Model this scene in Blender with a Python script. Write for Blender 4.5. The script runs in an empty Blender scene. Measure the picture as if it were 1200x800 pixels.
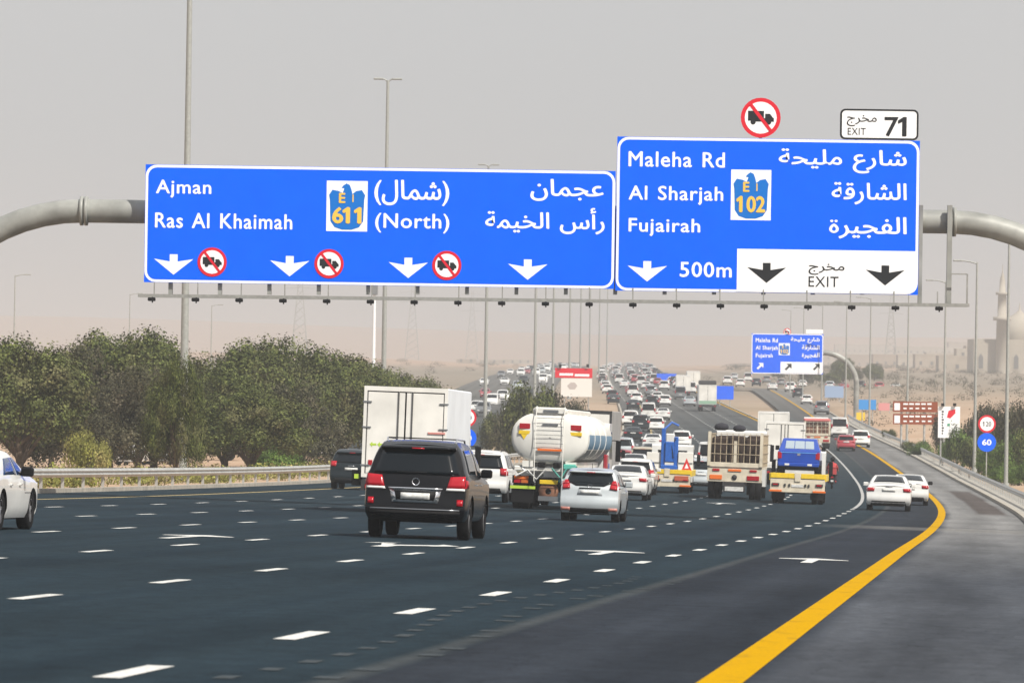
import bpy, bmesh, math, random
from mathutils import Vector, Matrix
import numpy as np

# ------------------------------------------------------------------ camera, sky, sun, exposure
sc = bpy.context.scene
F = 6000.0; HY = 440.0; ROLL = 0.0145
cam_d = bpy.data.cameras.new('camera'); cam = bpy.data.objects.new('camera', cam_d)
sc.collection.objects.link(cam); sc.camera = cam
cam_d.sensor_width = 36; cam_d.lens = 36 * F / 1200
cam_d.clip_start = 0.5; cam_d.clip_end = 30000
cam.location = (0, 0, 0)
cam.rotation_euler = (math.radians(90) + math.atan((HY - 400) / F), -ROLL, 0)
cam_d.dof.use_dof = True; cam_d.dof.focus_distance = 115; cam_d.dof.aperture_fstop = 8.0

SUN_AZ = math.radians(140); SUN_EL = math.radians(48)      # azimuth clockwise from +Y
world = bpy.data.worlds.new('World'); sc.world = world; world.use_nodes = True
wn = world.node_tree; wn.nodes.clear()
sky = wn.nodes.new('ShaderNodeTexSky'); sky.sky_type = 'NISHITA'; sky.sun_disc = False
sky.sun_elevation = SUN_EL; sky.sun_rotation = SUN_AZ
sky.air_density = 1.0; sky.dust_density = 6.0; sky.ozone_density = 1.0
mixw = wn.nodes.new('ShaderNodeMix'); mixw.data_type = 'RGBA'; mixw.inputs[0].default_value = 0.82
mixw.inputs[7].default_value = (5.5, 5.6, 5.72, 1)          # dust-laden air, the same all round
bg = wn.nodes.new('ShaderNodeBackground'); bg.inputs[1].default_value = 0.1
wo = wn.nodes.new('ShaderNodeOutputWorld')
wn.links.new(sky.outputs[0], mixw.inputs[6]); wn.links.new(mixw.outputs[2], bg.inputs[0]); wn.links.new(bg.outputs[0], wo.inputs[0])
sun_d = bpy.data.lights.new('sun', 'SUN'); sun_d.energy = 4.6; sun_d.angle = math.radians(0.8); sun_d.color = (1, .95, .87)
sun = bpy.data.objects.new('sun', sun_d); sc.collection.objects.link(sun)
sv = Vector((math.sin(SUN_AZ) * math.cos(SUN_EL), math.cos(SUN_AZ) * math.cos(SUN_EL), math.sin(SUN_EL)))
sun.rotation_euler = sv.to_track_quat('Z', 'Y').to_euler()
sc.view_settings.view_transform = 'Standard'; sc.view_settings.look = 'None'
sc.view_settings.exposure = 0.3; sc.view_settings.gamma = 1.0
try: sc.cycles.volume_bounces = 1; sc.cycles.max_bounces = 6; sc.cycles.transparent_max_bounces = 8
except Exception: pass
rnd = random.Random(7)

# ------------------------------------------------------------------ materials
MAT = {}
def mat(name, col=(.5, .5, .5), rough=.6, metal=0.0, spec=.5, noise=0.0, nscale=8.0, bump=0.0, coat=0.0, emit=None, grime=0.0, coord='Object', alpha=None):
    if name in MAT: return MAT[name]
    m = bpy.data.materials.new(name); m.use_nodes = True; nt = m.node_tree; b = nt.nodes['Principled BSDF']
    b.inputs['Base Color'].default_value = (*col, 1); b.inputs['Roughness'].default_value = rough
    b.inputs['Metallic'].default_value = metal; b.inputs['Specular IOR Level'].default_value = spec
    b.inputs['Coat Weight'].default_value = coat; b.inputs['Coat Roughness'].default_value = .05
    if emit: b.inputs['Emission Color'].default_value = (*emit[0], 1); b.inputs['Emission Strength'].default_value = emit[1]
    if noise or bump:
        tc = nt.nodes.new('ShaderNodeTexCoord'); n = nt.nodes.new('ShaderNodeTexNoise'); n.inputs['Scale'].default_value = nscale; n.inputs['Detail'].default_value = 5
        nt.links.new(tc.outputs[coord], n.inputs['Vector'])
        if noise:
            r = nt.nodes.new('ShaderNodeMapRange'); r.inputs[1].default_value = .3; r.inputs[2].default_value = .7; r.inputs[3].default_value = 1 - noise; r.inputs[4].default_value = 1 + noise * .6
            nt.links.new(n.outputs[0], r.inputs[0])
            mx = nt.nodes.new('ShaderNodeVectorMath'); mx.operation = 'SCALE'; mx.inputs[0].default_value = col
            nt.links.new(r.outputs[0], mx.inputs['Scale']); nt.links.new(mx.outputs[0], b.inputs['Base Color'])
        if bump:
            bp = nt.nodes.new('ShaderNodeBump'); bp.inputs['Strength'].default_value = bump; bp.inputs['Distance'].default_value = .02
            nt.links.new(n.outputs[0], bp.inputs['Height']); nt.links.new(bp.outputs[0], b.inputs['Normal'])
    MAT[name] = m; return m

def paint(name, col, metal=0.0): return mat('paint_' + name, col, .38, metal, .5, noise=.12, nscale=1.7, coat=.6)
WHITE = paint('white', (.70, .70, .68)); BLACKP = mat('paint_black', (.003, .0035, .005), .25, 0, .16, coat=.3); SILVER = paint('silver', (.47, .51, .53), .25)
DARKP = mat('paint_dark', (.006, .012, .016), .3, 0, .25, coat=.15); REDP = paint('red', (.33, .02, .035)); BLUEP = paint('blue', (.002, .055, .38)); GREYP = paint('grey', (.16, .17, .18), .2)
BEIGEP = paint('beige', (.42, .37, .28))
GLASS = mat('tinted_glass', (.004, .007, .010), .06, 0, .32); GLASSB = mat('blue_glass', (.01, .035, .11), .1, 0, .5)  # second glass is simply coloured blue
RUB = mat('rubber', (.007, .007, .008), .85, 0, .2, noise=.3, nscale=20); RIM = mat('alloy', (.42, .43, .45), .35, .7)
BLK = mat('black_plastic', (.006, .006, .007), .6, 0, .2); CHROME = mat('chrome', (.75, .76, .78), .18, .9)
REDL = mat('red_lens', (.36, .003, .012), .18, 0, .6); ORL = mat('orange_lens', (.75, .16, .02), .25); WHL = mat('clear_lens', (.75, .74, .72), .15)
PLATE = mat('plate_white', (.62, .62, .6), .5, noise=.25, nscale=14); YEL = mat('yellow_reflective', (.75, .52, .02), .45, noise=.15); GRN = mat('yellowgreen_reflective', (.45, .62, .06), .45)
SIGNB = mat('sign_blue', (.0, .118, .88), .7, 0, .04, noise=.05, nscale=1.3); SIGNW = mat('sign_white', (.86, .87, .88), .6, 0, .2)
SIGNR = mat('sign_red', (.62, .012, .03), .6, 0, .2); SIGNK = mat('sign_black', (.015, .017, .02), .6, 0, .2); GOLD = mat('sign_gold', (.80, .50, .08), .6, 0, .2)
SIGNS = mat('shield_blue', (.0, .15, .55), .6, 0, .2); BROWN = mat('sign_brown', (.24, .055, .02), .6, 0, .2)
GALV = mat('galvanised_steel', (.46, .46, .44), .5, .35, noise=.25, nscale=3); POLEM = mat('pole_grey', (.34, .35, .33), .6, .2, noise=.15)
PIPE = mat('gantry_paint', (.30, .305, .285), .5, .1, .3, noise=.35, nscale=1.1); CONC = mat('concrete', (.38, .35, .30), .9, 0, .2, noise=.25, nscale=2.5, bump=.2)
CREAM = mat('cream_paint', (.62, .56, .44), .55, noise=.22, nscale=2.5); BOXW = mat('box_white', (.77, .75, .70), .5, noise=.18, nscale=.9)
BOXS = mat('box_white_side', (.74, .77, .79), .5, noise=.08, nscale=.9); RUSTY = mat('rusty_steel', (.20, .09, .05), .85, noise=.4, nscale=4)
TANKW = mat('tank_white', (.74, .73, .68), .42, noise=.14, nscale=1.2, coat=.2); TANKB = mat('tank_stripe', (.10, .22, .34), .45); TANKG = mat('tank_grey', (.33, .33, .32), .5, noise=.3, nscale=4)
CHAS = mat('chassis', (.03, .03, .032), .8, noise=.3); TEAL = mat('teal_hose', (.06, .30, .25), .6); BLUEM = mat('blue_machine', (.01, .10, .42), .5, noise=.2)
BRICKR = mat('brown_load', (.028, .014, .008), .9, noise=.5, nscale=9); CLOTHR = mat('red_cloth', (.45, .05, .05), .85, noise=.2); CLOTHK = mat('dark_cloth', (.02, .02, .028), .9)
SKIN = mat('skin', (.25, .13, .08), .6); STONE = mat('beige_wall', (.38, .33, .27), .9, 0, .2, noise=.15, nscale=.3); DARKW = mat('window_hazed', (.13, .13, .13), .4)  # wall and pane colours carry some haze, keeping far buildings low in contrast

def uv_mat(name, build):
    m = bpy.data.materials.new(name); m.use_nodes = True; build(m.node_tree, m.node_tree.nodes['Principled BSDF']); MAT[name] = m; return m
def nd(nt, t, **k):
    n = nt.nodes.new(t)
    for a, v in k.items():
        if a.startswith('i'): n.inputs[int(a[1:])].default_value = v
        else: setattr(n, a, v)
    return n
def mixc(nt, fac, a, b):
    n = nt.nodes.new('ShaderNodeMix'); n.data_type = 'RGBA'
    for s, v in ((0, fac), (6, a), (7, b)):
        if isinstance(v, (tuple, float, int)): n.inputs[s].default_value = v if not isinstance(v, tuple) else (*v, 1)
        else: nt.links.new(v, n.inputs[s])
    return n.outputs[2]
def ramp(nt, src, lo, hi, a=0.0, b=1.0):
    n = nd(nt, 'ShaderNodeMapRange'); nt.links.new(src, n.inputs[0])
    for i, v in enumerate((lo, hi, a, b)): n.inputs[i + 1].default_value = v
    return n.outputs[0]
def mth(nt, op, a, b=0.0):
    n = nd(nt, 'ShaderNodeMath', operation=op)
    for i, v in enumerate((a, b)):
        if isinstance(v, (int, float)): n.inputs[i].default_value = v
        else: nt.links.new(v, n.inputs[i])
    return n.outputs[0]
def noise(nt, vec, scale, detail=4.0, sx=1.0, sy=1.0):
    mp = nd(nt, 'ShaderNodeMapping'); mp.inputs['Scale'].default_value = (sx, sy, 1); nt.links.new(vec, mp.inputs[0])
    n = nd(nt, 'ShaderNodeTexNoise'); n.inputs['Scale'].default_value = scale; n.inputs['Detail'].default_value = detail
    nt.links.new(mp.outputs[0], n.inputs['Vector']); return n.outputs[0]

def asphalt(nt, b):
    uv = nd(nt, 'ShaderNodeUVMap').outputs[0]; sp = nd(nt, 'ShaderNodeSeparateXYZ'); nt.links.new(uv, sp.inputs[0]); u, y = sp.outputs[0], sp.outputs[1]
    n1 = noise(nt, uv, .9, 6, 1, .05); streak = noise(nt, uv, 1.1, 4, 1, .018); speck = noise(nt, uv, 22, 3); band = noise(nt, uv, .6, 3, .05, .22)
    wob = mth(nt, 'ADD', u, mth(nt, 'MULTIPLY', mth(nt, 'SUBTRACT', n1, .5), .5))
    main = mixc(nt, ramp(nt, streak, .35, .65), (.0125, .0225, .031), (.0185, .0315, .041))
    newer = mixc(nt, ramp(nt, streak, .35, .65), (.019, .024, .032), (.028, .034, .044))
    should = mixc(nt, ramp(nt, n1, .35, .65), (.040, .045, .054), (.070, .077, .090))
    should_far = mixc(nt, ramp(nt, n1, .3, .7), (.15, .15, .15), (.20, .199, .196))  # paler shoulder tone, blended in with distance
    c = mixc(nt, ramp(nt, wob, -4.25, -4.05), main, newer)
    sh = mixc(nt, ramp(nt, y, 75, 165), should, should_far)
    c = mixc(nt, ramp(nt, wob, -1.75, -1.4), c, sh)
    ln = mth(nt, 'SUBTRACT', 1.0, ramp(nt, mth(nt, 'ABSOLUTE', mth(nt, 'ADD', u, 4.2)), .03, .16))
    c = mixc(nt, mth(nt, 'MULTIPLY', ln, .28), c, (.13, .13, .125))
    bd = mth(nt, 'MULTIPLY', mth(nt, 'SUBTRACT', 1.0, ramp(nt, mth(nt, 'ABSOLUTE', mth(nt, 'SUBTRACT', y, 158.0)), 2.0, 5.5)), ramp(nt, u, -5.5, -3))
    c = mixc(nt, mth(nt, 'MULTIPLY', bd, .5), c, (.17, .165, .155))
    pt = mth(nt, 'MULTIPLY', ramp(nt, mth(nt, 'ABSOLUTE', mth(nt, 'SUBTRACT', y, 255.0)), 48, 40), ramp(nt, mth(nt, 'ABSOLUTE', mth(nt, 'SUBTRACT', wob, .25)), .75, .5))
    c = mixc(nt, mth(nt, 'MULTIPLY', pt, .8), c, (.055, .042, .038))
    far = ramp(nt, y, 330, 900); c = mixc(nt, mth(nt, 'MULTIPLY', far, .7), c, (.155, .148, .135))  # far asphalt paled in its colour, standing in for sheen and haze
    trk = mth(nt, 'SINE', mth(nt, 'MULTIPLY', mth(nt, 'ADD', u, 5.5), 3.4428)); fine = noise(nt, uv, 4.5, 6, 1, .35); crk = noise(nt, uv, .9, 8, 1, .3)
    mm = mth(nt, 'MULTIPLY', ramp(nt, speck, .3, .7, .80, 1.18), ramp(nt, band, .3, .7, .86, 1.13)); mm = mth(nt, 'MULTIPLY', mm, ramp(nt, trk, -1, 1, .90, 1.08)); mm = mth(nt, 'MULTIPLY', mm, ramp(nt, fine, .35, .65, .88, 1.12))
    mm = mth(nt, 'MULTIPLY', mm, ramp(nt, mth(nt, 'ABSOLUTE', mth(nt, 'SUBTRACT', crk, .5)), 0.0, .006, .72, 1.0))
    vs = nd(nt, 'ShaderNodeVectorMath', operation='SCALE'); nt.links.new(c, vs.inputs[0]); nt.links.new(mm, vs.inputs['Scale'])
    nt.links.new(vs.outputs[0], b.inputs['Base Color']); b.inputs['Roughness'].default_value = .85; b.inputs['Specular IOR Level'].default_value = .03
    bp = nd(nt, 'ShaderNodeBump'); bp.inputs['Strength'].default_value = .25; bp.inputs['Distance'].default_value = .01; nt.links.new(speck, bp.inputs['Height']); nt.links.new(bp.outputs[0], b.inputs['Normal'])
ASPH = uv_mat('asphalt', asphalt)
def worn(col, keep):
    def f(nt, b):
        tc = nd(nt, 'ShaderNodeTexCoord').outputs['Object']; n = noise(nt, tc, 3.0, 6, 1, .5); n2 = noise(nt, tc, 30, 3, 1, .4)
        fac = mth(nt, 'MULTIPLY', ramp(nt, n, .30, .44, .55, 1.0), ramp(nt, n2, .35, .55, keep, 1.0))
        nt.links.new(mixc(nt, fac, tuple(x * .3 + .02 for x in col), col), b.inputs['Base Color']); b.inputs['Roughness'].default_value = .9; b.inputs['Specular IOR Level'].default_value = .02
    return f
MARKW = uv_mat('road_paint_white', worn((.62, .62, .60), .62)); MARKY = uv_mat('road_paint_yellow', worn((.49, .272, .0), .8)); MARKF = uv_mat('road_paint_faded', worn((.060, .072, .080), .3))
def sand(nt, b):
    tc = nd(nt, 'ShaderNodeTexCoord').outputs['Object']; sp = nd(nt, 'ShaderNodeSeparateXYZ'); nt.links.new(tc, sp.inputs[0])
    n1 = noise(nt, tc, .06, 6); n2 = noise(nt, tc, 1.6, 5); n3 = noise(nt, tc, .012, 6, 1, .3)
    c = mixc(nt, ramp(nt, n1, .35, .65), (.40, .27, .18), (.45, .33, .235)); c = mixc(nt, ramp(nt, n2, .45, .75, 0, .5), c, (.26, .20, .14))
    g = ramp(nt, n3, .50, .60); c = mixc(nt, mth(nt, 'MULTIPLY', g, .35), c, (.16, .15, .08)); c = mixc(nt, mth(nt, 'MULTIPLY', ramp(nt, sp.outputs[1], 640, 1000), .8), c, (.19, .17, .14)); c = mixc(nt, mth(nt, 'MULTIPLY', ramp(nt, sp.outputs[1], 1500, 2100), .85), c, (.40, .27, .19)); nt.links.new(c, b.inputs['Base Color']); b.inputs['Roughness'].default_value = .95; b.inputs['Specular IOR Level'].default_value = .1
    bp = nd(nt, 'ShaderNodeBump'); bp.inputs['Strength'].default_value = .5; bp.inputs['Distance'].default_value = .08; nt.links.new(n2, bp.inputs['Height']); nt.links.new(bp.outputs[0], b.inputs['Normal'])
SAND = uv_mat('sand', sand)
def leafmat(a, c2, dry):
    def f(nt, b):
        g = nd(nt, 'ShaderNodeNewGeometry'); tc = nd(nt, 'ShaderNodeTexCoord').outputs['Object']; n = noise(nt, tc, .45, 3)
        c = mixc(nt, g.outputs['Random Per Island'], a, c2); c = mixc(nt, ramp(nt, n, .48, .66, 0, .75), c, dry); n5 = noise(nt, tc, 1.25, 3); vs_ = nd(nt, 'ShaderNodeVectorMath', operation='SCALE'); nt.links.new(c, vs_.inputs[0]); nt.links.new(ramp(nt, n5, .38, .62, .5, 1.45), vs_.inputs['Scale']); c = vs_.outputs[0]  # clump noise puts light crowns and dark hollows into the leaf colour
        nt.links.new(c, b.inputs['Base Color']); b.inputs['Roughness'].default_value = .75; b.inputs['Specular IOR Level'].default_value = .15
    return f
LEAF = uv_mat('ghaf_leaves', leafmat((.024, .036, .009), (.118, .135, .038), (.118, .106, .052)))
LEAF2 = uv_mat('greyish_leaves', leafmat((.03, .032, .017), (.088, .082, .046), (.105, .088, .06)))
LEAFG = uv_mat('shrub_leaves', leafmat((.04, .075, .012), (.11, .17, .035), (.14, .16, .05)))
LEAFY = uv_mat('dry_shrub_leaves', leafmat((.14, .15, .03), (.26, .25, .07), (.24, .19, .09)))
BARK = mat('bark', (.12, .09, .065), .95, 0, .1, noise=.4, nscale=6, bump=.5)

# ------------------------------------------------------------------ the lie of the land
def interp(knots):
    xs = [k[0] for k in knots]; ys = [k[1] for k in knots]; n = len(xs)
    d = [(ys[i + 1] - ys[i]) / (xs[i + 1] - xs[i]) for i in range(n - 1)]
    m = [d[0]] + [0 if d[i - 1] * d[i] <= 0 else (d[i - 1] + d[i]) / 2 for i in range(1, n - 1)] + [d[-1]]
    def f(x):
        if x <= xs[0]: return ys[0] + m[0] * (x - xs[0])
        if x >= xs[-1]: return ys[-1] + m[-1] * (x - xs[-1])
        lo, hi = 0, n - 1
        while hi - lo > 1:
            k = (lo + hi) // 2
            if xs[k] <= x: lo = k
            else: hi = k
        h = xs[hi] - xs[lo]; t = (x - xs[lo]) / h
        return (2*t**3 - 3*t**2 + 1) * ys[lo] + (t**3 - 2*t**2 + t) * h * m[lo] + (-2*t**3 + 3*t**2) * ys[hi] + (t**3 - t**2) * h * m[hi]
    return f
PZ = interp([(0, -1.4), (50, -2.425), (100, -3.45), (150, -4.45), (200, -5.27), (250, -5.97), (300, -6.38), (360, -6.62), (430, -6.6), (520, -6.25), (600, -5.6), (714, -4.6), (860, -3.25), (1000, -1.95), (1250, -.1), (1500, 1.4), (2000, 3.7), (3000, 6.5), (6000, 13), (9000, 19)])
XC = interp([(0, 0), (100, 9.33), (200, 18.66), (249, 22.6), (300, 26.0), (365, 29.7), (468, 34.6), (620, 39.6), (672, 41.6), (800, 46), (1000, 52), (1400, 60), (9000, 160)])
MX = interp([(0, -5.5), (100, 3.83), (200, 13.16), (249, 17.1), (300, 20.5), (365, 24.2), (468, 28.7), (635, 30.9), (800, 32.4), (1200, 37.5), (2000, 55), (3000, 75), (9000, 190)])
CF = interp([(0, .0236), (250, .0236), (450, 0.0), (9000, 0)])
LU = interp([(0, -30.4), (300, -30.4), (450, -26), (590, -23), (2000, -21.5), (9000, -21)])
def gz(x, y): return PZ(y) - CF(y) * max(-36, min(4, x - XC(y)))
def head(y, main=False):
    f = MX if main else XC
    return math.atan((f(y + 5) - f(y - 5)) / 10)
def unroll(px, py):
    c, s = math.cos(ROLL), math.sin(ROLL)
    return 600 + (px - 600) * c + (py - 400) * s, 400 + (py - 400) * c - (px - 600) * s
def at(px, py, y):                      # point seen at photo pixel (px, py) at distance y
    a, b = unroll(px, py); return Vector(((a - 600) / F * y, y, (HY - b) / F * y))
def ground_at(px, y):                   # point of the ground at distance y seen in photo column px
    py = 560
    for _ in range(4):
        p = at(px, py, y); z = gz(p.x, y); py += -(z - p.z) / y * F
    return Vector((p.x, y, gz(p.x, y)))
def on_plane(px, py, O, th):            # photo pixel -> (x, z) in a vertical plane through O turned by th about z
    a, b = unroll(px, py); d = Vector(((a - 600) / F, 1, (HY - b) / F)); n = Vector((-math.sin(th), math.cos(th), 0))
    t = n.dot(O) / n.dot(d); q = d * t - O
    return q.x * math.cos(th) + q.y * math.sin(th), q.z

# ------------------------------------------------------------------ object helpers
def link(o): sc.collection.objects.link(o); return o
def tag(o, label=None, cat=None, group=None, kind=None):
    for k, v in (('label', label), ('category', cat), ('group', group), ('kind', kind)):
        if v: o[k] = v
    return o
def empty(name, loc, label, cat, group=None, rz=0.0, rx=0.0, ry=0.0):
    o = bpy.data.objects.new(name, None); o.empty_display_size = .2; link(o); o.location = loc; o.rotation_euler = (rx, ry, rz)
    return tag(o, label, cat, group)
class MB:
    def __init__(s): s.v = []; s.f = []; s.m = []; s.mats = []; s.sm = []
    def mi(s, m):
        if m not in s.mats: s.mats.append(m)
        return s.mats.index(m)
    def add(s, vs, fs, m=None, smooth=False):
        b = len(s.v); s.v += [tuple(v) for v in vs]; s.f += [tuple(i + b for i in f) for f in fs]; k = s.mi(m) if m else 0
        s.m += [k] * len(fs); s.sm += [smooth] * len(fs); return s
    def box(s, x0, x1, y0, y1, z0, z1, m=None, bev=0.0):
        if bev <= 0:
            vs = [(x, y, z) for z in (z0, z1) for y in (y0, y1) for x in (x0, x1)]
            return s.add(vs, [(0, 2, 3, 1), (4, 5, 7, 6), (0, 1, 5, 4), (2, 6, 7, 3), (0, 4, 6, 2), (1, 3, 7, 5)], m)
        b = bev; vs = []; fs = []                                     # chamfered box
        X, Y, Z = (x0, x1), (y0, y1), (z0, z1); sg = (1, -1); idx = {}
        for i in (0, 1):
            for j in (0, 1):
                for k in (0, 1):
                    p = (X[i], Y[j], Z[k]); d = (sg[i] * b, sg[j] * b, sg[k] * b)
                    for a in range(3):
                        q = [p[c] + (0 if c == a else d[c]) for c in range(3)]; idx[(i, j, k, a)] = len(vs); vs.append(q)
        for a in range(3):
            o1, o2 = (a + 1) % 3, (a + 2) % 3
            for e in (0, 1):
                c = []
                for (p, q) in ((0, 0), (1, 0), (1, 1), (0, 1)):
                    t = [0, 0, 0]; t[a] = e; t[o1] = p; t[o2] = q; c.append(idx[(t[0], t[1], t[2], a)])
                fs.append(c if e else c[::-1])
        for a in range(3):
            o1, o2 = (a + 1) % 3, (a + 2) % 3
            for p in (0, 1):
                for q in (0, 1):
                    t0 = [0, 0, 0]; t0[o1] = p; t0[o2] = q; t1 = list(t0); t1[a] = 1
                    fs.append((idx[(*t0, o1)], idx[(*t1, o1)], idx[(*t1, o2)], idx[(*t0, o2)]))
        for i in (0, 1):
            for j in (0, 1):
                for k in (0, 1): fs.append((idx[(i, j, k, 0)], idx[(i, j, k, 1)], idx[(i, j, k, 2)]))
        return s.add(vs, fs, m)
    def tube(s, path, r, n=8, m=None, cap=True, smooth=True, sq=1.0):
        path = [Vector(p) for p in path]; rs = r if isinstance(r, (list, tuple)) else [r] * len(path); vs = []; fs = []; up = None
        for i, p in enumerate(path):
            d = (path[min(i + 1, len(path) - 1)] - path[max(i - 1, 0)]).normalized()
            if up is None: up = Vector((0, 0, 1)) if abs(d.z) < .9 else Vector((1, 0, 0))
            a = d.cross(up).normalized(); b = a.cross(d).normalized(); up = b
            for k in range(n):
                t = 2 * math.pi * k / n; vs.append(p + a * math.cos(t) * rs[i] + b * math.sin(t) * rs[i] * sq)
        for i in range(len(path) - 1):
            for k in range(n): q = (k + 1) % n; fs.append((i*n + k, (i+1)*n + k, (i+1)*n + q, i*n + q))
        s.add(vs, fs, m, smooth)
        if cap: s.add(vs[:n], [tuple(range(n))], m); s.add(vs[-n:], [tuple(range(n))[::-1]], m)
        return s
    def lathe(s, prof, c, axis='x', n=20, m=None, smooth=True):       # prof: (along axis, radius)
        vs = []; fs = []
        for (h, r) in prof:
            for k in range(n):
                t = 2 * math.pi * k / n; a, b = r * math.cos(t), r * math.sin(t)
                vs.append((c[0] + h, c[1] + a, c[2] + b) if axis == 'x' else (c[0] + a, c[1] + h, c[2] + b) if axis == 'y' else (c[0] + a, c[1] + b, c[2] + h))
        for i in range(len(prof) - 1):
            for k in range(n): q = (k + 1) % n; fs.append((i*n + k, i*n + q, (i+1)*n + q, (i+1)*n + k))
        return s.add(vs, fs, m, smooth)
    def plate(s, pts, y, t=.01, m=None):                               # polygon in x,z; front at y, body behind it
        n = len(pts); vs = [(p[0], y, p[1]) for p in pts] + [(p[0], y + t, p[1]) for p in pts]
        a = sum(pts[i][0] * pts[(i+1) % n][1] - pts[(i+1) % n][0] * pts[i][1] for i in range(n))
        fr = tuple(range(n)) if a > 0 else tuple(range(n))[::-1]
        fs = [fr, tuple(i + n for i in fr[::-1])] + [(fr[(i+1) % n], fr[i], fr[i] + n, fr[(i+1) % n] + n) for i in range(n)]
        return s.add(vs, fs, m)
    def build(s, name, m=None, parent=None, smooth=False, loc=None):
        me = bpy.data.meshes.new(name); me.from_pydata(s.v, [], s.f)
        for mm in (s.mats or [m]): me.materials.append(mm)
        if len(s.mats) > 1: me.polygons.foreach_set('material_index', s.m)
        me.polygons.foreach_set('use_smooth', [smooth or q for q in s.sm]); me.update()
        o = bpy.data.objects.new(name, me); link(o)
        if parent: o.parent = parent
        if loc: o.location = loc
        return o
def kids(o): return [c for c in KID.get(o.name, [])]
def copy_tree(o, parent=None):
    c = o.copy(); link(c)
    if parent: c.parent = parent
    for ch in list(o.children): copy_tree(ch, c)
    return c
def rrect(x0, x1, z0, z1, r, n=5):
    p = []
    for cx, cz, a in ((x1 - r, z1 - r, 0), (x0 + r, z1 - r, 90), (x0 + r, z0 + r, 180), (x1 - r, z0 + r, 270)):
        for i in range(n + 1): t = math.radians(a + 90 * i / n); p.append((cx + r * math.cos(t), cz + r * math.sin(t)))
    return p
def disc(cx, cz, r, n=28): return [(cx + r * math.cos(2*math.pi*i/n), cz + r * math.sin(2*math.pi*i/n)) for i in range(n)]
# ---- lettering
AF = {'ا':0xFE8D,'أ':0xFE83,'إ':0xFE87,'ب':0xFE8F,'ة':0xFE93,'ت':0xFE95,'ج':0xFE9D,'ح':0xFEA1,'خ':0xFEA5,'ر':0xFEAD,'س':0xFEB1,'ش':0xFEB5,'ع':0xFEC9,'ف':0xFED1,'ق':0xFED5,'ل':0xFEDD,'م':0xFEE1,'ن':0xFEE5,'ي':0xFEF1}
NJ = 'اأإرة'
def arabic(w):
    o = []
    for i, ch in enumerate(w):
        if ch not in AF: o.append(ch); continue
        pj = i > 0 and w[i-1] in AF and w[i-1] not in NJ; nj = ch not in NJ and i < len(w) - 1 and w[i+1] in AF
        o.append(chr(AF[ch] + ((1 if pj else 0) if ch in NJ else (3 if pj and nj else 1 if pj else 2 if nj else 0))))
    return ''.join(reversed(o))
_tc = {}
ONE = [(.14, 0), (.26, 0), (.26, .69), (.17, .69), (.0, .57), (.0, .46), (.14, .54)]
def glyph(body, bold, ext):
    if body == '1' and ext: return ([(x, z, .002) for x, z in ONE], [tuple(range(7))])
    if body == '\uFE93' and ext:                                   # isolated teh marbuta: a teardrop loop under two dots
        v, f, n = [], [], 16
        for i in range(n):
            t = 2 * math.pi * i / n; p = 1 + .35 * max(0, math.sin(t)) ** 3; c, s = math.cos(t), math.sin(t)
            v += [(.20 + .155 * c, .17 + .165 * s * p, .002), (.20 + .085 * c, .165 + .095 * s * p, .002)]
        f = [(2*i, (2*i + 2) % (2*n), (2*i + 3) % (2*n), 2*i + 1) for i in range(n)]
        for cx in (.12, .27):
            b = len(v); v += [(cx + .045 * math.cos(k * math.pi / 3), .52 + .045 * math.sin(k * math.pi / 3), .002) for k in range(6)]; f.append(tuple(range(b, b + 6)))
        return v, f
    k = (body, ext)
    if k not in _tc:
        c = bpy.data.curves.new('t', 'FONT'); c.body = body; c.size = 1; c.offset = 0; c.resolution_u = 3; c.extrude = ext
        o = bpy.data.objects.new('t', c); me = bpy.data.meshes.new_from_object(o)
        _tc[k] = ([tuple(v.co) for v in me.vertices], [tuple(p.vertices) for p in me.polygons]); bpy.data.objects.remove(o); bpy.data.curves.remove(c); bpy.data.meshes.remove(me)
    return _tc[k]
def advance(ch):
    a = glyph(ch + '.', 0, 0)[0]; b = glyph('.', 0, 0)[0]; w = max(v[0] for v in b)
    return max(v[0] for v in a) - w
def lettering(body, box, y, m, parent, bold=.022, name='lettering', ar=False):
    """flat letters fitted to box = (x0, x1, z0, z1), standing at depth y"""
    vs, fs, x = [], [], 0.0
    latin = not ar; chars = list(body)
    for i, ch in enumerate(chars):
        if ch != ' ':
            gv, gf = glyph(ch, bold, .002)
            for j, (ox, oz) in enumerate(((0, 0), (1, 0), (-1, 0), (0, .8), (0, -.8)) if bold > 0 else ((0, 0),)):
                b = len(vs); vs += [(v[0] + x + ox * bold, v[1] + oz * bold, v[2] + j * .0005 + (.00025 if i % 2 else 0)) for v in gv]; fs += [tuple(q + b for q in f) for f in gf]
        x += ((.50 if ch == '1' else advance(ch)) if ch != ' ' else .35) + (.045 if latin else 0)
    X = [v[0] for v in vs]; Z = [v[1] for v in vs]; x0, x1, z0, z1 = box
    sx = (x1 - x0) / (max(X) - min(X)); sz = (z1 - z0) / (max(Z) - min(Z)); mx, mz = min(X), min(Z)
    mb = MB(); mb.add([(x0 + (v[0] - mx) * sx, y - .004 - v[2], z0 + (v[1] - mz) * sz) for v in vs], fs, m)
    return mb.build(name, m, parent)

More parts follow.
